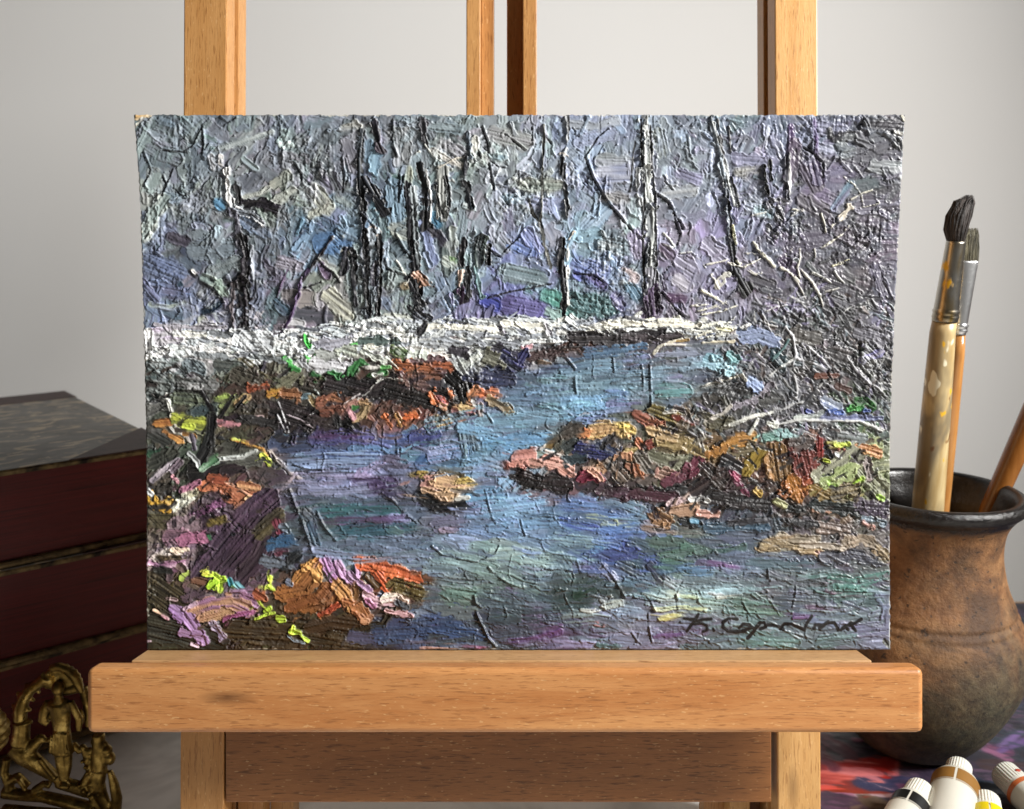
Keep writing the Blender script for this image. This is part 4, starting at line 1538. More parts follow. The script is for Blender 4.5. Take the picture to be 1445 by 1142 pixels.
# colours measured in the photograph are lit colours: divide by the lamp's own fall-off over the panel
P = np.stack([X0, Y0, Z0], -1); Lv = np.array(LPOS) - P; d2 = (Lv ** 2).sum(-1)
ln_ = Lv / np.sqrt(d2)[..., None]; cosn = np.clip(-ln_[..., 2] * 1.0 + 0.0, .05, 1)
lamp_dir = np.array([-.30, .02, .395]) - np.array(LPOS); lamp_dir = lamp_dir / np.linalg.norm(lamp_dir)
coss = np.clip(-(ln_ * -lamp_dir).sum(-1) * -1, .05, 1)
E = cosn * np.abs((ln_ * lamp_dir).sum(-1)) / d2
E = E / E[PH // 2, PW // 2]
PK = 1.0
gain = PK * (.30 + .70 * E)
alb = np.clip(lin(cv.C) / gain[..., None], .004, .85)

def grid_mesh(name, X, Y, Z, col, tf):
    h, w = X.shape
    co = tf(X, Y, Z).reshape(-1, 3).astype(np.float32)
    idx = np.arange(h * w).reshape(h, w)
    q = np.stack([idx[:-1, :-1], idx[1:, :-1], idx[1:, 1:], idx[:-1, 1:]], -1).reshape(-1)
    nf = (h - 1) * (w - 1)
    me = bpy.data.meshes.new(name)
    me.vertices.add(h * w); me.vertices.foreach_set('co', co.reshape(-1))
    me.loops.add(nf * 4); me.loops.foreach_set('vertex_index', q.astype(np.int32))
    me.polygons.add(nf); me.polygons.foreach_set('loop_start', np.arange(0, nf * 4, 4, dtype=np.int32))
    me.update(calc_edges=True)
    me.polygons.foreach_set('use_smooth', np.ones(nf, dtype=bool))
    ca = me.color_attributes.new('paint', 'FLOAT_COLOR', 'POINT')
    c4 = np.ones((h * w, 4), np.float32); c4[:, :3] = col.reshape(-1, 3)
    ca.data.foreach_set('color', c4.reshape(-1)); me.validate(); return me
def cam_tf(base):
    def f(X, Y, Z):
        return np.stack([X - base.x, Z * cp - Y * sp - base.y, CAMH - Y * cp - Z * sp - base.z], -1)
    return f

def paint_mat(name, rough, bs):
    m = NT(name)
    at = m.n('ShaderNodeAttribute'); at.attribute_name = 'paint'
    m.l(at.outputs['Color'], m.b.inputs['Base Color'])
    v = m.coord()
    rr = m.ramp(m.noise(v, 60, 2, .5), [(.35, (rough - .1,) * 3 + (1,)), (.65, (rough + .14,) * 3 + (1,))])
    m.l(rr, m.b.inputs['Roughness'])
    m.bump(m.noise(v, 1500, 2, .6), bs, .0003)
    m.b.inputs['Specular IOR Level'].default_value = .5
    return m.m
m_oil = paint_mat('oil_paint', .50, .14)

pb = c2w(.0033, .1153, .436)
painting = empty('oil_painting', pb, 'thick impasto oil painting of a woodland stream with snowy bank and orange leaves', 'painting')
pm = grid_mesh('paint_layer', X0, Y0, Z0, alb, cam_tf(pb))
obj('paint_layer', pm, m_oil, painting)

# board behind the paint
mb = NT('board_edge'); v = mb.coord()
mb.l(mb.ramp(mb.noise(v, 90, 3, .6), [(.3, L4('8c8068')), (.7, L4('cbbfa4'))]), mb.b.inputs['Base Color']); mb.rough(.8)
bm = bmesh.new(); NR = 24; fr, bk = [], []
for k in range(NR + 1):
    py = 163.0 + 754.0 * k / NR; z = float(np.polyval(zc, py))
    rowf, rowb = [], []
    for (px, s) in ((float(Lx(py)) + .6, 1), (float(Rx(py)) - .6, -1)):
        yq = py + (.8 if k == 0 else 0) - (.3 if k == NR else 0)
        for lst, dz in ((rowf, .0006), (rowb, .0032)):
            zz = z + dz
            p = c2w((px - CX) * z / F, (yq - CY) * z / F, zz) - pb
            lst.append(bm.verts.new(p))
    fr.append(rowf); bk.append(rowb)
for k in range(NR):
    bm.faces.new([fr[k][0], fr[k + 1][0], fr[k + 1][1], fr[k][1]])
    bm.faces.new([bk[k][0], bk[k][1], bk[k + 1][1], bk[k + 1][0]])
    bm.faces.new([fr[k][0], bk[k][0], bk[k + 1][0], fr[k + 1][0]])
    bm.faces.new([fr[k][1], fr[k + 1][1], bk[k + 1][1], bk[k][1]])
bm.faces.new([fr[0][0], fr[0][1], bk[0][1], bk[0][0]]); bm.faces.new([fr[NR][0], bk[NR][0], bk[NR][1], fr[NR][1]])
bm_obj('board', bm, mb.m, painting)

# ------------------------------------------------------------------ clay pot
def lathe(bm, prof, seg=96, wob=0.0, seed=0, cap0=True, cap1=False):
    rings = []
    for (r, z) in prof:
        ring = []
        for i in range(seg):
            a = 2 * math.pi * i / seg
            rr = r * (1 + wob * mnoise.noise(Vector((math.cos(a) * 1.3 + seed, math.sin(a) * 1.3, z * 25))))
            ring.append(bm.verts.new((math.cos(a) * rr, math.sin(a) * rr, z)))
        rings.append(ring)
    for a, b in zip(rings[:-1], rings[1:]):
        for i in range(seg):
            bm.faces.new([a[i], a[(i + 1) % seg], b[(i + 1) % seg], b[i]])
    if cap0: bm.faces.new(list(reversed(rings[0])))
    if cap1: bm.faces.new(rings[-1])
    return rings
def spline(pts, n):
    """Catmull-Rom through (r,z) points"""
    out = []
    P_ = [pts[0]] + pts + [pts[-1]]
    for i in range(1, len(P_) - 2):
        for k in range(n):
            t = k / n; p0, p1, p2, p3 = [np.array(P_[j], float) for j in (i - 1, i, i + 1, i + 2)]
            q = .5 * ((2 * p1) + (-p0 + p2) * t + (2 * p0 - 5 * p1 + 4 * p2 - p3) * t * t + (-p0 + 3 * p1 - 3 * p2 + p3) * t ** 3)
            out.append(tuple(q))
    out.append(tuple(pts[-1])); return out

PAL_T = .0075        # painted board top
pot_loc = (.2415, .5090, PAL_T + .0005)
m = NT('fired_clay')
v = m.coord()
n1 = m.noise(v, 22, 6, .62, .3); n2 = m.noise(v, 160, 5, .7); n3 = m.noise(m.coord(loc=(3, 1, 5)), 16, 4, .6, .5)
clay = m.ramp(n1, [(.34, L4('2e1d10')), (.5, L4('704826')), (.66, L4('957048'))])
clay = m.mix(.40, clay, m.ramp(n2, [(.3, L4('40240f')), (.7, L4('a0764c'))]))
geo = m.n('ShaderNodeTexCoord'); sx = m.n('ShaderNodeSeparateXYZ'); m.l(geo.outputs['Object'], sx.inputs[0])
# smoke-blackened foot: height + noise
ad = m.n('ShaderNodeMath', operation='MULTIPLY_ADD'); m.l(n3, ad.inputs[0]); ad.inputs[1].default_value = .15; m.l(sx.outputs['Z'], ad.inputs[2])
soot = m.ramp(ad.outputs[0], [(.105, G1), (.130, (.8, .8, .8, 1)), (.155, G0)])
clay = m.mix(soot, clay, m.ramp(n2, [(.3, L4('1c1a15')), (.72, L4('57503c'))]))
smk = m.ramp(m.noise(m.coord(loc=(9, 4, 2)), 30, 5, .65, .8), [(.46, G0), (.66, (.75, .75, .75, 1))])
clay = m.mix(smk, clay, L4('3a2616'))
blk = m.ramp(m.noise(v, 300, 3, .5), [(.63, G0), (.69, (.75, .75, .75, 1))])
clay = m.mix(blk, clay, L4('1c120c'))
# dark glaze on the lip
lad = m.n('ShaderNodeMath', operation='MULTIPLY_ADD'); m.l(n2, lad.inputs[0]); lad.inputs[1].default_value = .010; m.l(sx.outputs['Z'], lad.inputs[2])
gl = m.ramp(lad.outputs[0], [(.1500, G0), (.1520, G1)])
col = m.mix(gl, clay, m.ramp(n2, [(.35, L4('0c0a0a')), (.75, L4('2c2826'))]))
m.l(col, m.b.inputs['Base Color'])
m.l(m.mix(gl, (.72, .72, .72, 1), (.22, .22, .22, 1)), m.b.inputs['Roughness'])
m.bump(m.mix(.5, n2, m.noise(v, 420, 4, .7)), .85, .0015)
prof = spline([(.020, .0), (.030, .0015), (.0395, .010), (.0505, .026), (.0585, .044), (.0615, .060), (.0590, .076), (.0525, .0905), (.0460, .104), (.0420, .119),
               (.0413, .130), (.0430, .140), (.0475, .1475), (.0515, .1515), (.0525, .1548), (.0510, .1578), (.0480, .1585), (.0450, .1565), (.0425, .150), (.0385, .138), (.038, .120), (.045, .095), (.054, .060), (.045, .03), (.020, .012)], 6)
# turned grooves around the shoulder
pr2 = []
for (r, z) in prof:
    if .070 < z < .115 and r > .041:
        for zc_ in (.0850, .0905): r -= .0009 * math.exp(-((z - zc_) / .0011) ** 2)
    pr2.append((r, z))
dens = []
for a, b in zip(pr2[:-1], pr2[1:]):
    for k in range(3):
        t = k / 3; r = a[0] * (1 - t) + b[0] * t; z = a[1] * (1 - t) + b[1] * t
        dens.append((r, z))
dens.append(pr2[-1])
dens = [(r * .945, z) for r, z in dens]
bm = bmesh.new(); lathe(bm, dens, 128, .012, 2, cap0=True, cap1=True)
bm.faces.ensure_lookup_table()
top_i = max(range(len(dens)), key=lambda i: dens[i][1])
for i, f in enumerate(bm.faces):
    if i >= (top_i - 6) * 128 and i < (len(dens) - 1) * 128: f.material_index = 1
    f.smooth = True
pot = bm_obj('clay_pot', bm, m.m, smooth=True)
m = NT('black_glaze'); v = m.coord(); n2 = m.noise(v, 160, 5, .7)
m.l(m.ramp(n2, [(.35, L4('080707')), (.75, L4('242120'))]), m.b.inputs['Base Color']); m.rough(.28); m.bump(m.mix(.5, n2, m.noise(v, 420, 4, .7)), .5, .001)
pot.data.materials.append(m.m)
pot.location = pot_loc
tag(pot, 'round bellied terracotta pot with black glazed rim holding paint brushes', 'pot')

# ------------------------------------------------------------------ brushes
def ray(px, py, fwd):
    """world point at horizontal distance fwd on the photo ray"""
    dy = (py - CY) / F; dx = (px - CX) / F
    d = c2w(dx, dy, 1.0) - Vector((0, 0, CAMH))
    t = fwd / d.y; return Vector((0, 0, CAMH)) + d * t
def tube(bm, pts, radii, seg=20, flat=None, cap=True, up=Vector((0, 1, 0))):
    """swept circle / ellipse; flat = list of depth scale factors"""
    rings = []
    for i, p in enumerate(pts):
        a = pts[max(0, i - 1)]; b = pts[min(len(pts) - 1, i + 1)]
        t = (b - a).normalized()
        u = up.cross(t)
        if u.length < 1e-4: u = Vector((1, 0, 0)).cross(t)
        u.normalize(); w = t.cross(u).normalized()
        fl = 1.0 if flat is None else flat[i]
        rings.append([bm.verts.new(p + u * math.cos(2 * math.pi * k / seg) * radii[i] + w * math.sin(2 * math.pi * k / seg) * radii[i] * fl) for k in range(seg)])
    for A, B in zip(rings[:-1], rings[1:]):
        for k in range(seg): bm.faces.new([A[k], A[(k + 1) % seg], B[(k + 1) % seg], B[k]])
    if cap:
        bm.faces.new(list(reversed(rings[0]))); bm.faces.new(rings[-1])
    return rings

def handle_mat(name, a, b, paint=True, rough=.35, stain='8c8878'):
    m = NT(name); v = m.coord((8, 8, 1)); 
    c = m.ramp(m.noise(v, 30, 4, .6), [(.3, L4(a)), (.7, L4(b))])
    if paint:
        s = m.ramp(m.noise(m.coord((1, 1, .35), (2, 0, 1)), 55, 3, .6, .4), [(.44, G0), (.60, (.8, .8, .8, 1))])
        c = m.mix(s, c, L4(stain))
        for th, cc, loc in ((.70, 'd8a828', 5.), (.71, '4c8c94', 9.), (.70, '6c4420', 13.), (.69, 'dcd4b8', 20.)):
            s = m.ramp(m.noise(m.coord((1, 1, .5), (loc, loc, 1)), 110, 2, .5), [(th - .045, G0), (th - .02, G1)])
            c = m.mix(s, c, L4(cc))
    m.l(c, m.b.inputs['Base Color']); m.rough(rough); return m.m
def metal_mat(name, col, rough=.25, dirt=True):
    m = NT(name); m.b.inputs['Metallic'].default_value = 1.0; m.rough(rough)
    c = L4(col)
    if dirt:
        s = m.ramp(m.noise(m.coord((1, 1, .3)), 60, 3, .6), [(.50, G0), (.62, G1)])
        cc = m.mix(s, c, L4('8c7440'))
        s2 = m.ramp(m.noise(m.coord((1, 1, .4), (7, 7, 7)), 90, 3, .6), [(.60, G0), (.64, G1)])
        cc = m.mix(s2, cc, L4('d0a020')); m.l(cc, m.b.inputs['Base Color'])
        inv = m.n('ShaderNodeMath', operation='SUBTRACT'); inv.inputs[0].default_value = 1.0; m.l(s2, inv.inputs[1]); m.l(inv.outputs[0], m.b.inputs['Metallic'])
    else: m.b.inputs['Base Color'].default_value = c
    m.bump(m.noise(m.coord(), 220, 3, .6), .25, .0006)
    return m.m
def hair_mat(name, a, b):
    m = NT(name); v = m.coord((14, 14, 1))
    m.l(m.ramp(m.noise(v, 55, 3, .6), [(.35, L4(a)), (.68, L4(b))]), m.b.inputs['Base Color']); m.rough(.65)
    m.bump(m.noise(v, 90, 3, .6), .8, .001); return m.m

def brush(name, label, path, rh, ferr, rf, hairpts, hairr, hairflat, mats, zsplit=None, ring=0):
    """path: world points from inside the pot to the ferrule start"""
    base = path[0]
    root = empty(name, base, label, 'paint brush', group='paint brushes standing in the clay pot')
    R = lambda q: q - base
    bm = bmesh.new(); tube(bm, [R(p) for p in path], rh, 24); bm_obj('handle', bm, mats[0], root, True)
    if ferr:
        bm = bmesh.new(); pts = []; rr = []; fl = []
        n = 40
        for k in range(n + 1):
            t = k / n; p = ferr[0].lerp(ferr[1], t); pts.append(R(p))
            r = rf[0] * (1 - t) + rf[1] * t
            for rc in (.06, .12): r += .00035 * ring * math.exp(-((t - rc) / .014) ** 2)
            rr.append(r); fl.append(rf[2] * t + (1 - t) if len(rf) > 2 else 1)
        tube(bm, pts, rr, 32, fl); bm_obj('ferrule', bm, mats[1], root, True)
        # hair: clump core plus separate bristles on the surface
        bm = bmesh.new()
        tube(bm, [R(p) for p in hairpts], hairr, 20, [hairflat] * len(hairpts))
        rg = random.Random(len(label))
        for k in range(260):
            a = rg.uniform(0, 6.283); q = rg.uniform(.55, 1.05); pr = []
            for i, p in enumerate(hairpts):
                t = i / (len(hairpts) - 1)
                rad = hairr[i] * q * (1 + .25 * t * rg.uniform(-1, 1))
                pr.append(R(p) + Vector((math.cos(a) * rad, math.sin(a) * rad * hairflat, 0)) + Vector((0, 0, t * rg.uniform(-.0005, .0022))))
            tube(bm, pr, [.00022] * (len(pr) - 1) + [.00005], 4, cap=False)
        bm_obj('bristles', bm, mats[2], root, True)
    return root
FB = .500
# tall brush with dark curved hair
b1 = [ray(1303, 735, .512) + Vector((0, 0, -.07)), ray(1309, 718, .512), ray(1320, 590, .508), ray(1330, 470, .503), ray(1333, 452, .502)]
b1[0] = Vector((b1[1].x - .006, .514, .06))
px2m = .525 / F
brush('paint_brush', 'thick paint brush with smeared pale handle and dark curved hair, tallest in the pot', b1,
      [20 * px2m, 21.5 * px2m, 19.5 * px2m, 16.5 * px2m, 15.5 * px2m],
      (ray(1333, 453, .502), ray(1349, 340, .498)), (16.5 * px2m, 12.0 * px2m),
      [ray(1349, 342, .498), ray(1349, 325, .498), ray(1353, 306, .498), ray(1361, 288, .498), ray(1368, 281, .498)],
      [10.5 * px2m, 14.5 * px2m, 15 * px2m, 12 * px2m, 4 * px2m], .8,
      (handle_mat('handle_pale', 'a88c5c', 'c8b488', stain='6c6250'), metal_mat('ferrule_old', 'a8a49c', .32), hair_mat('hair_dark', '14100f', '3a302b')), ring=2)
# flat brush behind it
b2 = [Vector((ray(1330, 718, .54).x - .004, .535, .06)), ray(1326, 712, .530), ray(1338, 600, .522), ray(1351, 500, .517), ray(1353, 470, .515)]
brush('paint_brush', 'slim flat paint brush with orange varnished handle and shiny ferrule behind the thick brush', b2,
      [13 * px2m, 14 * px2m, 13 * px2m, 9.5 * px2m, 8.5 * px2m],
      (ray(1353, 472, .515), ray(1368, 368, .512)), (9.0 * px2m, 12.5 * px2m, .35),
      [ray(1368, 369, .512), ray(1369, 350, .512), ray(1370, 336, .512), ray(1371, 327, .512)],
      [11.5 * px2m, 11 * px2m, 9.5 * px2m, 7 * px2m], .35,
      (handle_mat('handle_orange', 'a06a34', 'b88650', False, .22), metal_mat('ferrule_new', 'dcdcdc', .34, False), hair_mat('hair_grey', '2c2a20', '7c7660')), ring=3)
# third handle leaning right out of the picture
b3 = [Vector((.262, .512, .07)), ray(1398, 718, .520), ray(1445, 612, .522), ray(1500, 480, .524), ray(1555, 360, .526)]
brush('paint_brush', 'brown varnished paint brush handle leaning right against the pot rim', b3,
      [12 * px2m, 14.5 * px2m, 16 * px2m, 15 * px2m, 8 * px2m], None, None, None, None, 1,
      (handle_mat('handle_brown', '6c4018', '875626', False, .25), None, None))

# ------------------------------------------------------------------ painted board / palette lying on the table
wb = wood('palette_wood', 'x', '9c7850', '7c5a38', '4a3018', 11.)
pal = empty('paint_palette', (.42, .50, 0), 'large board smeared with dark purple and red oil paint under the clay pot', 'palette')
px0, px1, py0, py1 = .158, .64, .30, .722
bm = bmesh.new(); rad = .02; loop = []
for (cx_, cy_, a0) in ((px1 - rad, py1 - rad, 0), (px0 + rad, py1 - rad, 90), (px0 + rad, py0 + rad, 180), (px1 - rad, py0 + rad, 270)):
    for k in range(9):
        a = D(a0 + k * 90 / 8); loop.append((cx_ + rad * math.cos(a) - .42, cy_ + rad * math.sin(a) - .50))
lo_, hi_ = [bm.verts.new((x, y, .0005)) for x, y in loop], [bm.verts.new((x, y, PAL_T - .0008)) for x, y in loop]
bm.faces.new(list(reversed(lo_))); bm.faces.new(hi_)
for i in range(len(loop)): bm.faces.new([lo_[i], lo_[(i + 1) % len(loop)], hi_[(i + 1) % len(loop)], hi_[i]])
bm_obj('board', bm, wb, pal)
pc = Canvas(480, 420)           # 1 mm per cell
pc.C[:] = hexc('2c2834'); pc.H[:] = 0
def mw2p(x, y): return ((x - px0) * 1000 , (py1 - y) * 1000)
def pdab(x, y, w, l, ang, c, c2=None, h=.8, **k):
    q = mw2p(x, y); dx, dy = math.cos(ang) * l / 2, math.sin(ang) * l / 2
    pc.stroke([(q[0] - dx, q[1] - dy), (q[0] + dx, q[1] + dy)], w, hexc(c), h, c2=hexc(c2) if c2 else None, **k)
for _ in range(420):
    c = ['2c2638', '342a3c', '242838', '3c2c40', '28242c', '403048', '20283a', '3a3440', '4a3a50'][rng.integers(9)]
    c2 = ['382c40', '2c3440', '4c3c54', '302428', '5a4258'][rng.integers(5)]
    pdab(rng.uniform(px0, px1), rng.uniform(py0, py1), rng.uniform(10, 34), rng.uniform(20, 60), rng.uniform(0, 3.14), c, c2, rng.uniform(.2, .7), edge=.3, bris=.3, dry=.2)
def pp(px, py, w, l, ang, c, c2=None, h=.8, **k):
    g = c2w((px - CX) / F, (py - CY) / F, 1.0) - Vector((0, 0, CAMH)); t = (PAL_T - CAMH) / g.z
    pdab(g.x * t, g.y * t, w, l, D(ang), c, c2, h, **k)
for a in [(1185, 1085, 16, 34, 5, 'b01c18', '8c1414'), (1215, 1078, 14, 30, -10, 'd03028', 'a81818'), (1200, 1100, 12, 40, 8, 'a82820', 'd8584c'), (1235, 1095, 10, 20, 30, 'b81c14', None),
          (1175, 1050, 12, 22, 60, '7c3048', '54243a'), (1205, 1088, 8, 24, 12, 'c8505c', 'd86c6c'), (1190, 1115, 9, 44, 4, 'a83018', '7c2418'), (1180, 1128, 14, 40, 10, '7c3c5c', '9c5c78'),
          (1240, 1080, 5, 14, 60, 'c82018', None), (1225, 1110, 8, 22, 15, '902820', None), (1165, 1070, 8, 20, 80, '94384c', '6c2438'), (1215, 1135, 14, 30, 10, '583048', '3c2838'),
          (1240, 1122, 3, 24, 0, 'c09ca8', None), (1255, 1105, 14, 26, 0, '3c3458', '2c2c4c'), (1398, 1052, 9, 16, 40, '8c4468', '5c3050'), (1405, 1064, 5, 12, 50, 'a05c84', None),
          (1432, 1050, 5, 30, -30, '7c5cA0'.lower(), '5c3c7c'), (1425, 1042, 4, 26, -35, '8c68b0', None), (1440, 1000, 18, 40, 20, '2c3040', '3c3c48'), (1440, 930, 30, 60, 20, '262c3e', '30343f'),
          (1440, 890, 20, 40, 10, '20263c', '2c3048'), (1395, 1110, 12, 30, 20, '2c3c54', '24344c'), (1425, 1080, 12, 26, 10, '4c3438', '3c2c38'), (1375, 1131, 4, 6, 0, 'e0b020', None), (1250, 1135, 12, 18, 20, '5c4838', None)]:
    pp(*a, edge=.6, bris=.5)
for _ in range(1500):
    x_, y_ = int(rng.integers(6, 474)), int(rng.integers(6, 414))
    qx, qy = int(np.clip(x_ + rng.normal(0, 9), 1, 478)), int(np.clip(y_ + rng.normal(0, 7), 1, 418))
    a_ = rng.normal(.1, .5); l_ = rng.uniform(4, 20)
    c_ = pc.C[qy, qx] * (1 + rng.normal(0, .14))
    pc.stroke([(x_, y_), (x_ + math.cos(a_) * l_, y_ + math.sin(a_) * l_)], rng.uniform(1.5, 6), c_, rng.uniform(.3, 1), c2=c_ * 1.2, edge=.4, bris=.5, dry=.5, jag=.3, alpha=.8)
pc.C = .5 * pc.C + .5 * sum(np.roll(pc.C, k, 1) for k in range(-3, 4)) / 7
g_ = pc.C.mean(-1, keepdims=True); pc.C = (g_ + (pc.C - g_) * .85) * .88
jj, ii = np.mgrid[0:420, 0:480]
pc.H += .25 * N2[:420, :480] + .2 * N4[:420, :480]
Xp = px0 + ii / 1000. + .0005; Yp = py1 - jj / 1000. - .0005; Zp = PAL_T - .0004 + np.clip(pc.H, -1, 3) * .00018
# keep the paint inside the rounded corners
ex = np.minimum(Xp - px0, px1 - Xp); ey = np.minimum(Yp - py0, py1 - Yp)
cd = np.hypot(np.clip(rad - ex, 0, None), np.clip(rad - ey, 0, None))
Zp = np.where(cd > rad - .0025, .001, Zp)
edgew = np.clip((.005 - np.minimum(ex, ey)) / .003, 0, 1)[..., None]
pcol = np.clip(lin(pc.C * (1 - edgew) + np.array(hexc('6c5034')) * edgew), .003, .8)
pmesh = grid_mesh('paint_film', Xp, Yp, Zp, pcol, lambda X, Y, Z: np.stack([X - .42, Y - .50, Z], -1))
obj('paint_film', pmesh, paint_mat('palette_paint', .45, .3), pal)

# ------------------------------------------------------------------ paint tubes
m = NT('tube_white'); m.b.inputs['Base Color'].default_value = L4('cbc8bc'); m.rough(.32)
m.bump(m.noise(m.coord(), 40, 3, .5), .25, .002); t_white = m.m
m = NT('cap_plastic'); m.b.inputs['Base Color'].default_value = L4('d6d3c8'); m.rough(.42); m.b.inputs['Subsurface Weight'].default_value = .05; t_cap = m.m
def flatmat(name, c, r=.35):
    m = NT(name); v = m.coord(); m.l(m.mix(m.noise(v, 300, 2, .5), L4(c), tuple(x * .86 for x in L4(c)[:3]) + (1,)), m.b.inputs['Base Color']); m.rough(r); return m.m
def gpt(px, py, z):
    g = c2w((px - CX) / F, (py - CY) / F, 1.0) - Vector((0, 0, CAMH)); t = (z - CAMH) / g.z
    return Vector((g.x * t, g.y * t, z))
def paint_tube(label, cap_px, dir_px, zc, cap_r, cap_l, body_r, band, bandc, length=.10, tilt=0.0, thin=True):
    a = gpt(cap_px[0], cap_px[1], zc)             # cap tip centre
    b = gpt(dir_px[0], dir_px[1], zc)
    ax = (b - a); ax.z = 0; ax.normalize(); ax = (ax + Vector((0, 0, tilt))).normalized()
    root = empty('paint_tube', a, label, 'paint tube', group='paint tubes lying on the palette')
    # local frame: the tube runs along +Y of the root
    root.rotation_euler = ax.to_track_quat('Y', 'Z').to_euler()
    # cap : ribbed, slightly conical
    bm = bmesh.new(); seg = 120; rings = []
    for (t, r, rb) in ((0, .80, 0), (.0, .90, 0), (.05, .97, .3), (.10, 1.0, 1), (.80, 1.04, 1), (.88, 1.05, .2), (1.0, 1.06, 0)):
        rings.append([bm.verts.new(((cap_r * (r + .035 * rb * (1 if (k // 2) % 2 else -1) * .5)) * math.cos(2 * math.pi * k / seg), t * cap_l,
                                    (cap_r * (r + .035 * rb * (1 if (k // 2) % 2 else -1) * .5)) * math.sin(2 * math.pi * k / seg))) for k in range(seg)])
    for A, B in zip(rings[:-1], rings[1:]):
        for k in range(seg): bm.faces.new([A[k], A[(k + 1) % seg], B[(k + 1) % seg], B[k]])
    bm.faces.new(rings[0]); bm.faces.new(list(reversed(rings[-1])))
    bm_obj('cap', bm, t_cap, root, False)
    # body: shoulder, barrel that flattens to the crimp
    def body_ring(bm, y, k_, off=0.0, arc=None):
        t = max(0, (y - cap_l) / length); fl = 1 - .75 * max(0, (t - .25) / .75); wd = 1 + .30 * max(0, (t - .25) / .75)
        r = body_r * k_ + off
        ang = [2 * math.pi * k / 64 for k in range(64)] if arc is None else [arc[0] + (arc[1] - arc[0]) * k / 40 for k in range(41)]
        return [bm.verts.new((r * wd * math.cos(q), y, r * fl * math.sin(q) - body_r * (1 - 1) )) for q in ang]
    bm = bmesh.new()
    ys = [(cap_l * .99, .80), (cap_l + .0008, .90), (cap_l + .0028, .985), (cap_l + .0045, 1.0)] + [(cap_l + .0045 + (length - .0045) * k / 14, 1.0) for k in range(1, 15)]
    rs = [body_ring(bm, y, k_) for y, k_ in ys]
    for A, B in zip(rs[:-1], rs[1:]):
        for k in range(64): bm.faces.new([A[k], A[(k + 1) % 64], B[(k + 1) % 64], B[k]])
    bm.faces.new(rs[0]); bm.faces.new(list(reversed(rs[-1])))
    bm_obj('body', bm, t_white, root, True)
    # colour band, split by the pale seam line on top
    def arcband(y0, y1, mat, nm):
        bm = bmesh.new(); top = math.pi / 2
        for a0, a1 in ((top + .05, top + 2.6), (top - 2.6, top - .05)):
            rr = [body_ring(bm, y0 + (y1 - y0) * k / 4, 1.0, .00012, (a0, a1)) for k in range(5)]
            for A, B in zip(rr[:-1], rr[1:]):
                for k in range(40): bm.faces.new([A[k], A[k + 1], B[k + 1], B[k]])
        return bm_obj(nm, bm, mat, root, True)
    arcband(band[0], band[1], flatmat('band_' + bandc, bandc), 'colour_band')
    if thin: arcband(band[1] + .0006, band[1] + .0010, flatmat('line_' + bandc, bandc), 'thin_line')
    if bandc == 'c86c3c':       # dried paint on the cap
        bm = bmesh.new(); r_ = bmesh.ops.create_icosphere(bm, subdivisions=3, radius=1.0)
        for w_ in r_['verts']:
            k = 1 + .5 * mnoise.noise(w_.co * 1.7)
            w_.co = Vector((w_.co.x * .0016 * k - .001, w_.co.y * .0011 * k + cap_l * .62, w_.co.z * .0006 + cap_r * 1.02))
        bm_obj('paint_speck', bm, flatmat('speck_red', 'a83418'), root, True)
    return root
paint_tube('white paint tube with black band, cap pointing up right beside the red paint', (1300, 1113), (1263, 1166), PAL_T + .0150, .0070, .0120, .0100, (.0155, .0225), '101010', tilt=-.16)
paint_tube('largest paint tube, white with ochre brown band, just below the pot', (1354, 1080), (1338, 1146), PAL_T + .0190, .0064, .0120, .0118, (.0155, .0235), '8c6430', tilt=-.22)
paint_tube('small paint tube with a bright yellow ring below its ribbed white cap', (1391, 1128), (1398, 1172), PAL_T + .0130, .0068, .0110, .0084, (.0120, .0175), 'e0c818', thin=False, tilt=-.14)
paint_tube('paint tube at the right edge with an orange ring and red speck on its cap', (1415, 1090), (1448, 1119), PAL_T + .0100, .0074, .0150, .0092, (.0165, .0195), 'c86c3c', thin=False, tilt=-.04)

# ------------------------------------------------------------------ books
mm = NT('marbled_paper'); v = mm.coord()
a1 = mm.noise(v, 26, 5, .6, 1.4); a2 = mm.noise(mm.coord((1, 2.2, 1), (4, 2, 0)), 34, 3, .55, 2.2)
c = mm.ramp(a1, [(.3, L4('57544f')), (.7, L4('7d7a75'))])
c = mm.mix(mm.ramp(a2, [(.53, G0), (.62, (.85, .85, .85, 1))]), c, L4('b8a68c'))
mm.l(c, mm.b.inputs['Base Color']); mm.rough(.55)
ml = NT('dark_leather'); v = ml.coord(); ml.l(ml.ramp(ml.noise(v, 120, 4, .6), [(.3, L4('2a1816')), (.7, L4('4a302a'))]), ml.b.inputs['Base Color']); ml.rough(.6); ml.bump(ml.noise(v, 400, 3, .6), .4, .0006)
mp = NT('red_page_edge'); v = mp.coord((1, 1, 60)); mp.l(mp.ramp(mp.noise(v, 14, 4, .6), [(.3, L4('45090a')), (.7, L4('6c1414'))]), mp.b.inputs['Base Color']); mp.rough(.55); mp.bump(mp.noise(v, 40, 3, .6), .3, .0006)
me_ = NT('worn_board_edge'); v = me_.coord(); me_.l(me_.ramp(me_.noise(v, 70, 4, .65, .5), [(.38, L4('241a12')), (.60, L4('8a744c'))]), me_.b.inputs['Base Color']); me_.rough(.8)

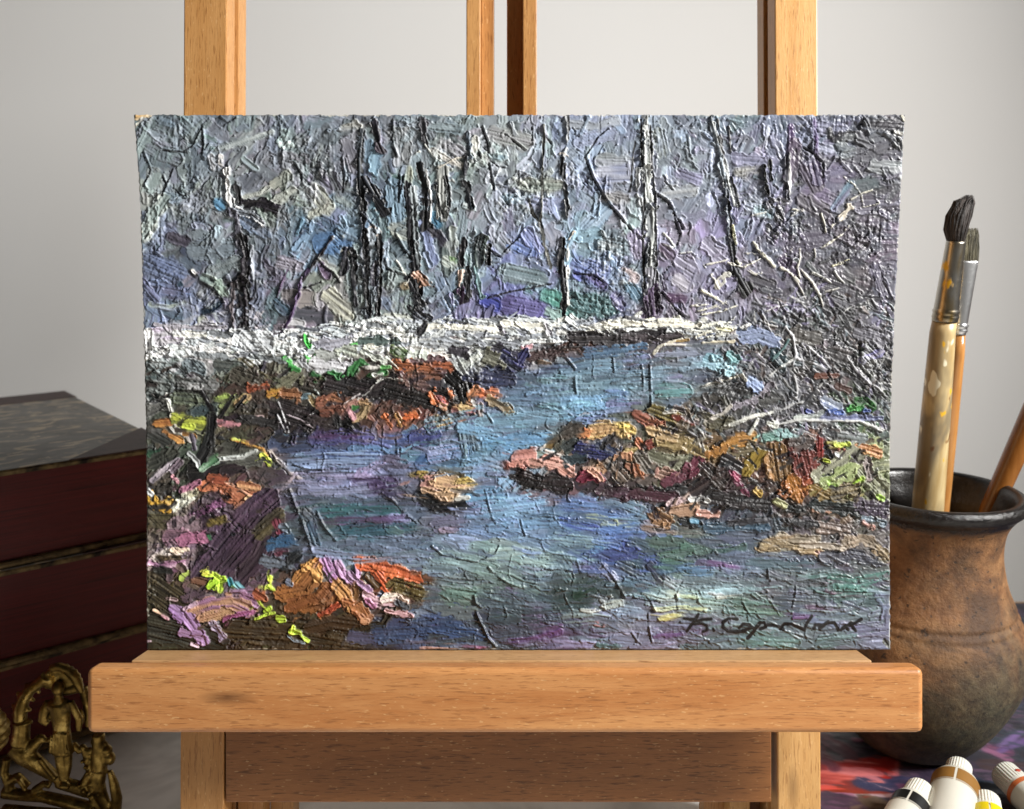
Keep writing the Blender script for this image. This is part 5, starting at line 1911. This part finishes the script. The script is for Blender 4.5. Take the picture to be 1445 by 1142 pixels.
def bx(bm, x0, x1, y0, y1, z0, z1, bev=0, wob=0):
    vs = [bm.verts.new((x, y, z)) for x in (x0, x1) for y in (y0, y1) for z in (z0, z1)]
    f = [(0, 1, 3, 2), (4, 6, 7, 5), (0, 4, 5, 1), (2, 3, 7, 6), (0, 2, 6, 4), (1, 5, 7, 3)]
    nf = [bm.faces.new([vs[i] for i in q]) for q in f]
    if bev: bmesh.ops.bevel(bm, geom=list({e for q in nf for e in q.edges}), offset=bev, segments=2, affect='EDGES')
def make_book(label, loc, rz, Lb=.30, Db=.250, T=.057):
    """local: +x along the fore edge to the right, y=0 fore edge .. y=Db spine"""
    r = empty('old_book', loc, label, 'book', rot=(0, 0, rz), group='stacked old books with red page edges')
    bt = .0032
    bm = bmesh.new(); bx(bm, -Lb + .004, -.004, .004, Db - .006, bt, T - bt, .0006); bm_obj('page_block', bm, mp.m, r)
    for z0, nm in ((0, 'lower_cover'), (T - bt, 'upper_cover')):
        bm = bmesh.new(); bx(bm, -Lb, 0, 0, Db, z0 + .0001, z0 + bt - .0001, .0007); cvr = bm_obj(nm, bm, me_.m, r)
        zt = z0 + bt
        if nm == 'upper_cover':
            bm = bmesh.new(); bx(bm, -Lb + .001, -.001, .001, Db - .035, zt, zt + .0004); bm_obj('marbled_paper', bm, mm.m, cvr)
            bm = bmesh.new(); bx(bm, -Lb, .0003, Db - .035, Db + .0003, zt, zt + .0008, .0002); bm_obj('leather_strip', bm, ml.m, cvr)
            # leather corner triangle at the front right
            bm = bmesh.new(); t = [(.0004, -.0004), (.0004, .062), (-.062, -.0004)]
            lo2 = [bm.verts.new((x, y, zt + .0001)) for x, y in t]; hi2 = [bm.verts.new((x, y, zt + .0010)) for x, y in t]
            bm.faces.new(list(reversed(lo2))); bm.faces.new(hi2)
            for i in range(3): bm.faces.new([lo2[i], lo2[(i + 1) % 3], hi2[(i + 1) % 3], hi2[i]])
            bm_obj('leather_corner', bm, ml.m, cvr)
    bm = bmesh.new(); n = 12; rows = []
    for k in range(n + 1):
        a = math.pi * k / n; y = Db - .004 + .010 * math.sin(a); z = T / 2 - (T / 2 - .0002) * math.cos(a)
        rows.append([bm.verts.new((x, y, z)) for x in (-Lb, 0)])
    for A, B in zip(rows[:-1], rows[1:]): bm.faces.new([A[0], A[1], B[1], B[0]])
    bm.faces.new([q[0] for q in rows]); bm.faces.new([q[1] for q in reversed(rows)])
    bm_obj('spine', bm, ml.m, r)
    return r
RZ = D(40)
crn = Vector((-.2139, .5673))
make_book('top book of the stack, marbled grey cover with dark leather corner', (crn.x, crn.y, .1205), RZ, T=.0575)
make_book('middle book between two others, dark red page edge half hidden by the painting', (crn.x + .004, crn.y - .002, .0620), RZ - D(1.2), T=.0580)
make_book('bottom book of the stack, standing on the table behind the brass figurine', (crn.x - .001, crn.y + .003, .0010), RZ + D(1.0), T=.0605)

# ------------------------------------------------------------------ brass figurine and brass ornament
mbz = NT('old_brass'); v = mbz.coord()
nb1 = mbz.noise(v, 110, 5, .65); nb2 = mbz.noise(v, 420, 3, .6)
mbz.b.inputs['Metallic'].default_value = .9
mbz.l(mbz.ramp(nb1, [(.30, L4('3a2c14')), (.52, L4('7a6230')), (.74, L4('c0a460'))]), mbz.b.inputs['Base Color'])
mbz.l(mbz.ramp(nb1, [(.3, (.50, .50, .50, 1)), (.7, (.22, .22, .22, 1))]), mbz.b.inputs['Roughness'])
mbz.bump(mbz.mix(.5, nb1, nb2), .5, .0012)
FBR = .452
def bp(px, py, dy=0.0): return ray(px, py, FBR) + Vector((0, dy, 0))
brass_base = Vector((bp(85, 1150).x, FBR, .0))
fig = empty('brass_figurine', brass_base, 'dark cast brass figurine of a standing figure under a beaded arch', 'figurine')
def rem(o, vox, sm=2, disp=.0006):
    r = o.modifiers.new('r', 'REMESH'); r.mode = 'VOXEL'; r.voxel_size = vox; r.use_smooth_shade = True
    s = o.modifiers.new('s', 'SMOOTH'); s.factor = .5; s.iterations = sm
k1 = .475 / F
def blob(bm, px, py, rx, ry, rz=None, dy=0.0):
    c = bp(px, py, dy) - brass_base; rz = rz or min(rx, ry)
    res = bmesh.ops.create_icosphere(bm, subdivisions=3, radius=1.0)
    for w in res['verts']: w.co = Vector((c.x + w.co.x * rx * k1, c.y + w.co.y * rz * k1, c.z + w.co.z * ry * k1))
def lim(bm, pts, rr, dy=0.0, fl=1.0):
    P3 = []; R3 = []
    for (a, b), (r0, r1) in zip(zip(pts[:-1], pts[1:]), zip(rr[:-1], rr[1:])):
        for k in range(6):
            t = k / 6; P3.append(bp(a[0] * (1 - t) + b[0] * t, a[1] * (1 - t) + b[1] * t, dy) - brass_base); R3.append((r0 * (1 - t) + r1 * t) * k1)
    P3.append(bp(pts[-1][0], pts[-1][1], dy) - brass_base); R3.append(rr[-1] * k1)
    tube(bm, P3, R3, 16, [fl] * len(P3))
# arch
bm = bmesh.new()
lim(bm, [(28, 1017), (29, 1000), (34, 985), (43, 972), (55, 964), (66, 955)], [10, 10, 9, 8.5, 8, 9])
for (x, y, r) in [(20, 996, 4), (26, 979, 4), (38, 967, 4), (54, 960, 4), (42, 1002, 3.4), (47, 988, 3.2), (55, 977, 3), (66, 970, 3), (19, 1008, 3), (68, 950, 4)]: blob(bm, x, y, r, r)
blob(bm, 84, 960, 25, 22, 8, .001); lim(bm, [(66, 962), (90, 975), (108, 972)], [8, 9, 8], .001)
lim(bm, [(72, 942), (85, 939), (97, 944), (107, 954), (113, 966), (117, 976)], [5, 6, 6, 6, 6, 4], -.001)
for k in range(9):
    t = k / 8; a = D(112 - 110 * t); blob(bm, 84 + 31 * math.cos(a), 968 - 30 * math.sin(a), 3.6, 3.6)
lim(bm, [(112, 975), (118, 1000), (121, 1030)], [7, 6, 6], .004)
a_ = bm_obj('arch', bm, mbz.m, fig, True); rem(a_, .0007)
# pillar, leafy sweep, base rails
bm = bmesh.new()
lim(bm, [(17, 1019), (46, 1019)], [3, 3]); blob(bm, 31, 1019, 15, 3.5, 12)
lim(bm, [(31, 1020), (30, 1035), (28, 1050)], [12, 12.5, 14], 0, .9)
lim(bm, [(18, 1054), (35, 1066), (58, 1082), (80, 1098), (108, 1110)], [14, 17, 13, 9, 8], 0, .7)
lim(bm, [(40, 1060), (52, 1048), (58, 1042)], [10, 8, 6]); blob(bm, 57, 1041, 8, 5.5); blob(bm, 73, 1044, 5, 6); lim(bm, [(58, 1045), (73, 1045)], [4, 4])
lim(bm, [(60, 1066), (72, 1082), (82, 1094)], [4, 4, 4], -.003)
lim(bm, [(10, 1070), (6, 1090), (14, 1112)], [6, 6, 7])
lim(bm, [(4, 1118), (30, 1122), (60, 1124), (95, 1132), (130, 1142)], [10, 9, 9, 10, 11], 0, .9)
lim(bm, [(12, 1105), (25, 1096), (40, 1110)], [7, 7, 6]); lim(bm, [(30, 1096), (40, 1112)], [3, 3], -.003)
lim(bm, [(48, 1116), (62, 1106), (72, 1108)], [6, 5, 6])
lim(bm, [(80, 1104), (105, 1110), (125, 1118)], [9, 11, 10], 0, .8)
lim(bm, [(118, 1056), (125, 1072), (128, 1090), (118, 1108)], [4.5, 7, 7, 8]); blob(bm, 117, 1054, 5, 5); blob(bm, 126, 1060, 6, 6); 
for (x, y) in ((120, 1070), (124, 1078), (127, 1086), (116, 1104), (122, 1112), (131, 1102), (133, 1112), (142, 1116)): blob(bm, x, y, 3.2, 3.2, 3, -.0035)
lim(bm, [(139, 1036), (140, 1060), (140, 1085)], [9, 10, 12]); lim(bm, [(128, 1047), (152, 1050)], [3.5, 3.5])
blob(bm, 150, 1058, 9, 8); blob(bm, 155, 1070, 8.5, 11); 
lim(bm, [(142, 1085), (135, 1105), (142, 1120), (152, 1142)], [10, 14, 10, 8], 0, .8)
lim(bm, [(156, 1086), (162, 1105), (166, 1125), (164, 1150)], [4, 7, 8, 8], -.001)
lim(bm, [(128, 1122), (134, 1136), (146, 1144)], [5, 5, 6])
lim(bm, [(4, 1142), (60, 1148), (120, 1152), (170, 1152)], [8, 9, 9, 9])
b_ = bm_obj('openwork_base', bm, mbz.m, fig, True); rem(b_, .0007)
# standing figure, one continuous body
bm = bmesh.new()
blob(bm, 87, 966, 9, 11, 9, -.004)
lim(bm, [(87, 972), (88, 984)], [5, 7], -.004)
blob(bm, 88, 992, 19, 13, 9, -.003)
lim(bm, [(88, 990), (90, 1010), (91, 1024)], [15, 14, 12], -.003, .7)
lim(bm, [(91, 1022), (91, 1045), (92, 1058)], [12, 15, 16], -.003, .7)
lim(bm, [(88, 1055), (91, 1080), (93, 1098)], [8.5, 7.5, 4.5], -.003); lim(bm, [(99, 1055), (99, 1078), (96, 1100)], [7.5, 6.5, 4], -.003)
lim(bm, [(91, 1101), (104, 1102)], [5, 5], -.005)
lim(bm, [(73, 986), (66, 1000), (64, 1012), (72, 1018)], [6, 7, 7, 5], -.003, .7); blob(bm, 68, 1010, 9, 9, 4)
lim(bm, [(104, 984), (110, 996), (117, 1010), (116, 1026)], [5, 5.5, 5.5, 4], -.004, .8); blob(bm, 113, 1012, 7, 14, 4)
lim(bm, [(104, 1048), (112, 1060), (118, 1056)], [3.5, 5, 4])
for k in range(7): lim(bm, [(80 + k * 3.6, 1026), (78 + k * 4.6, 1054)], [.8, 1.3], -.0065)
c_ = bm_obj('standing_figure', bm, mbz.m, fig, True); rem(c_, .0006, 1)

m2 = NT('bright_brass'); m2.b.inputs['Metallic'].default_value = .95; v = m2.coord()
m2.l(m2.ramp(m2.noise(v, 60, 4, .6), [(.3, L4('7c6230')), (.7, L4('c8ae70'))]), m2.b.inputs['Base Color']); m2.rough(.28); m2.bump(m2.noise(v, 200, 3, .6), .2, .0008)
ctr = ray(-24, 1100, .425)
s = .452 / F
zz = lambda py: ray(-24, py, .425).z
bm = bmesh.new()
pf = spline([(26 * s, 0.0), (28 * s, .004), (20 * s, .010), (12 * s, .020), (14 * s, zz(1085)), (24 * s, zz(1068)), (36 * s, zz(1055)), (41 * s, zz(1040)), (40 * s, zz(1028)), (34 * s, zz(1016)), (30 * s, zz(1008)), (31 * s, zz(1003)), (20 * s, zz(999)), (8 * s, zz(994)), (6 * s, zz(985)), (2 * s, zz(978))], 8)
pf = [(r + .0006 * (math.sin(z * 1500) if z > zz(1062) else 0), z) for r, z in pf]
lathe(bm, pf, 72, cap0=True, cap1=True)
orn = bm_obj('brass_ornament', bm, m2.m, smooth=True); orn.location = (ctr.x, .425, .0005)
tag(orn, 'shiny round brass ornament cut off by the left edge, beside the dark figurine', 'ornament')
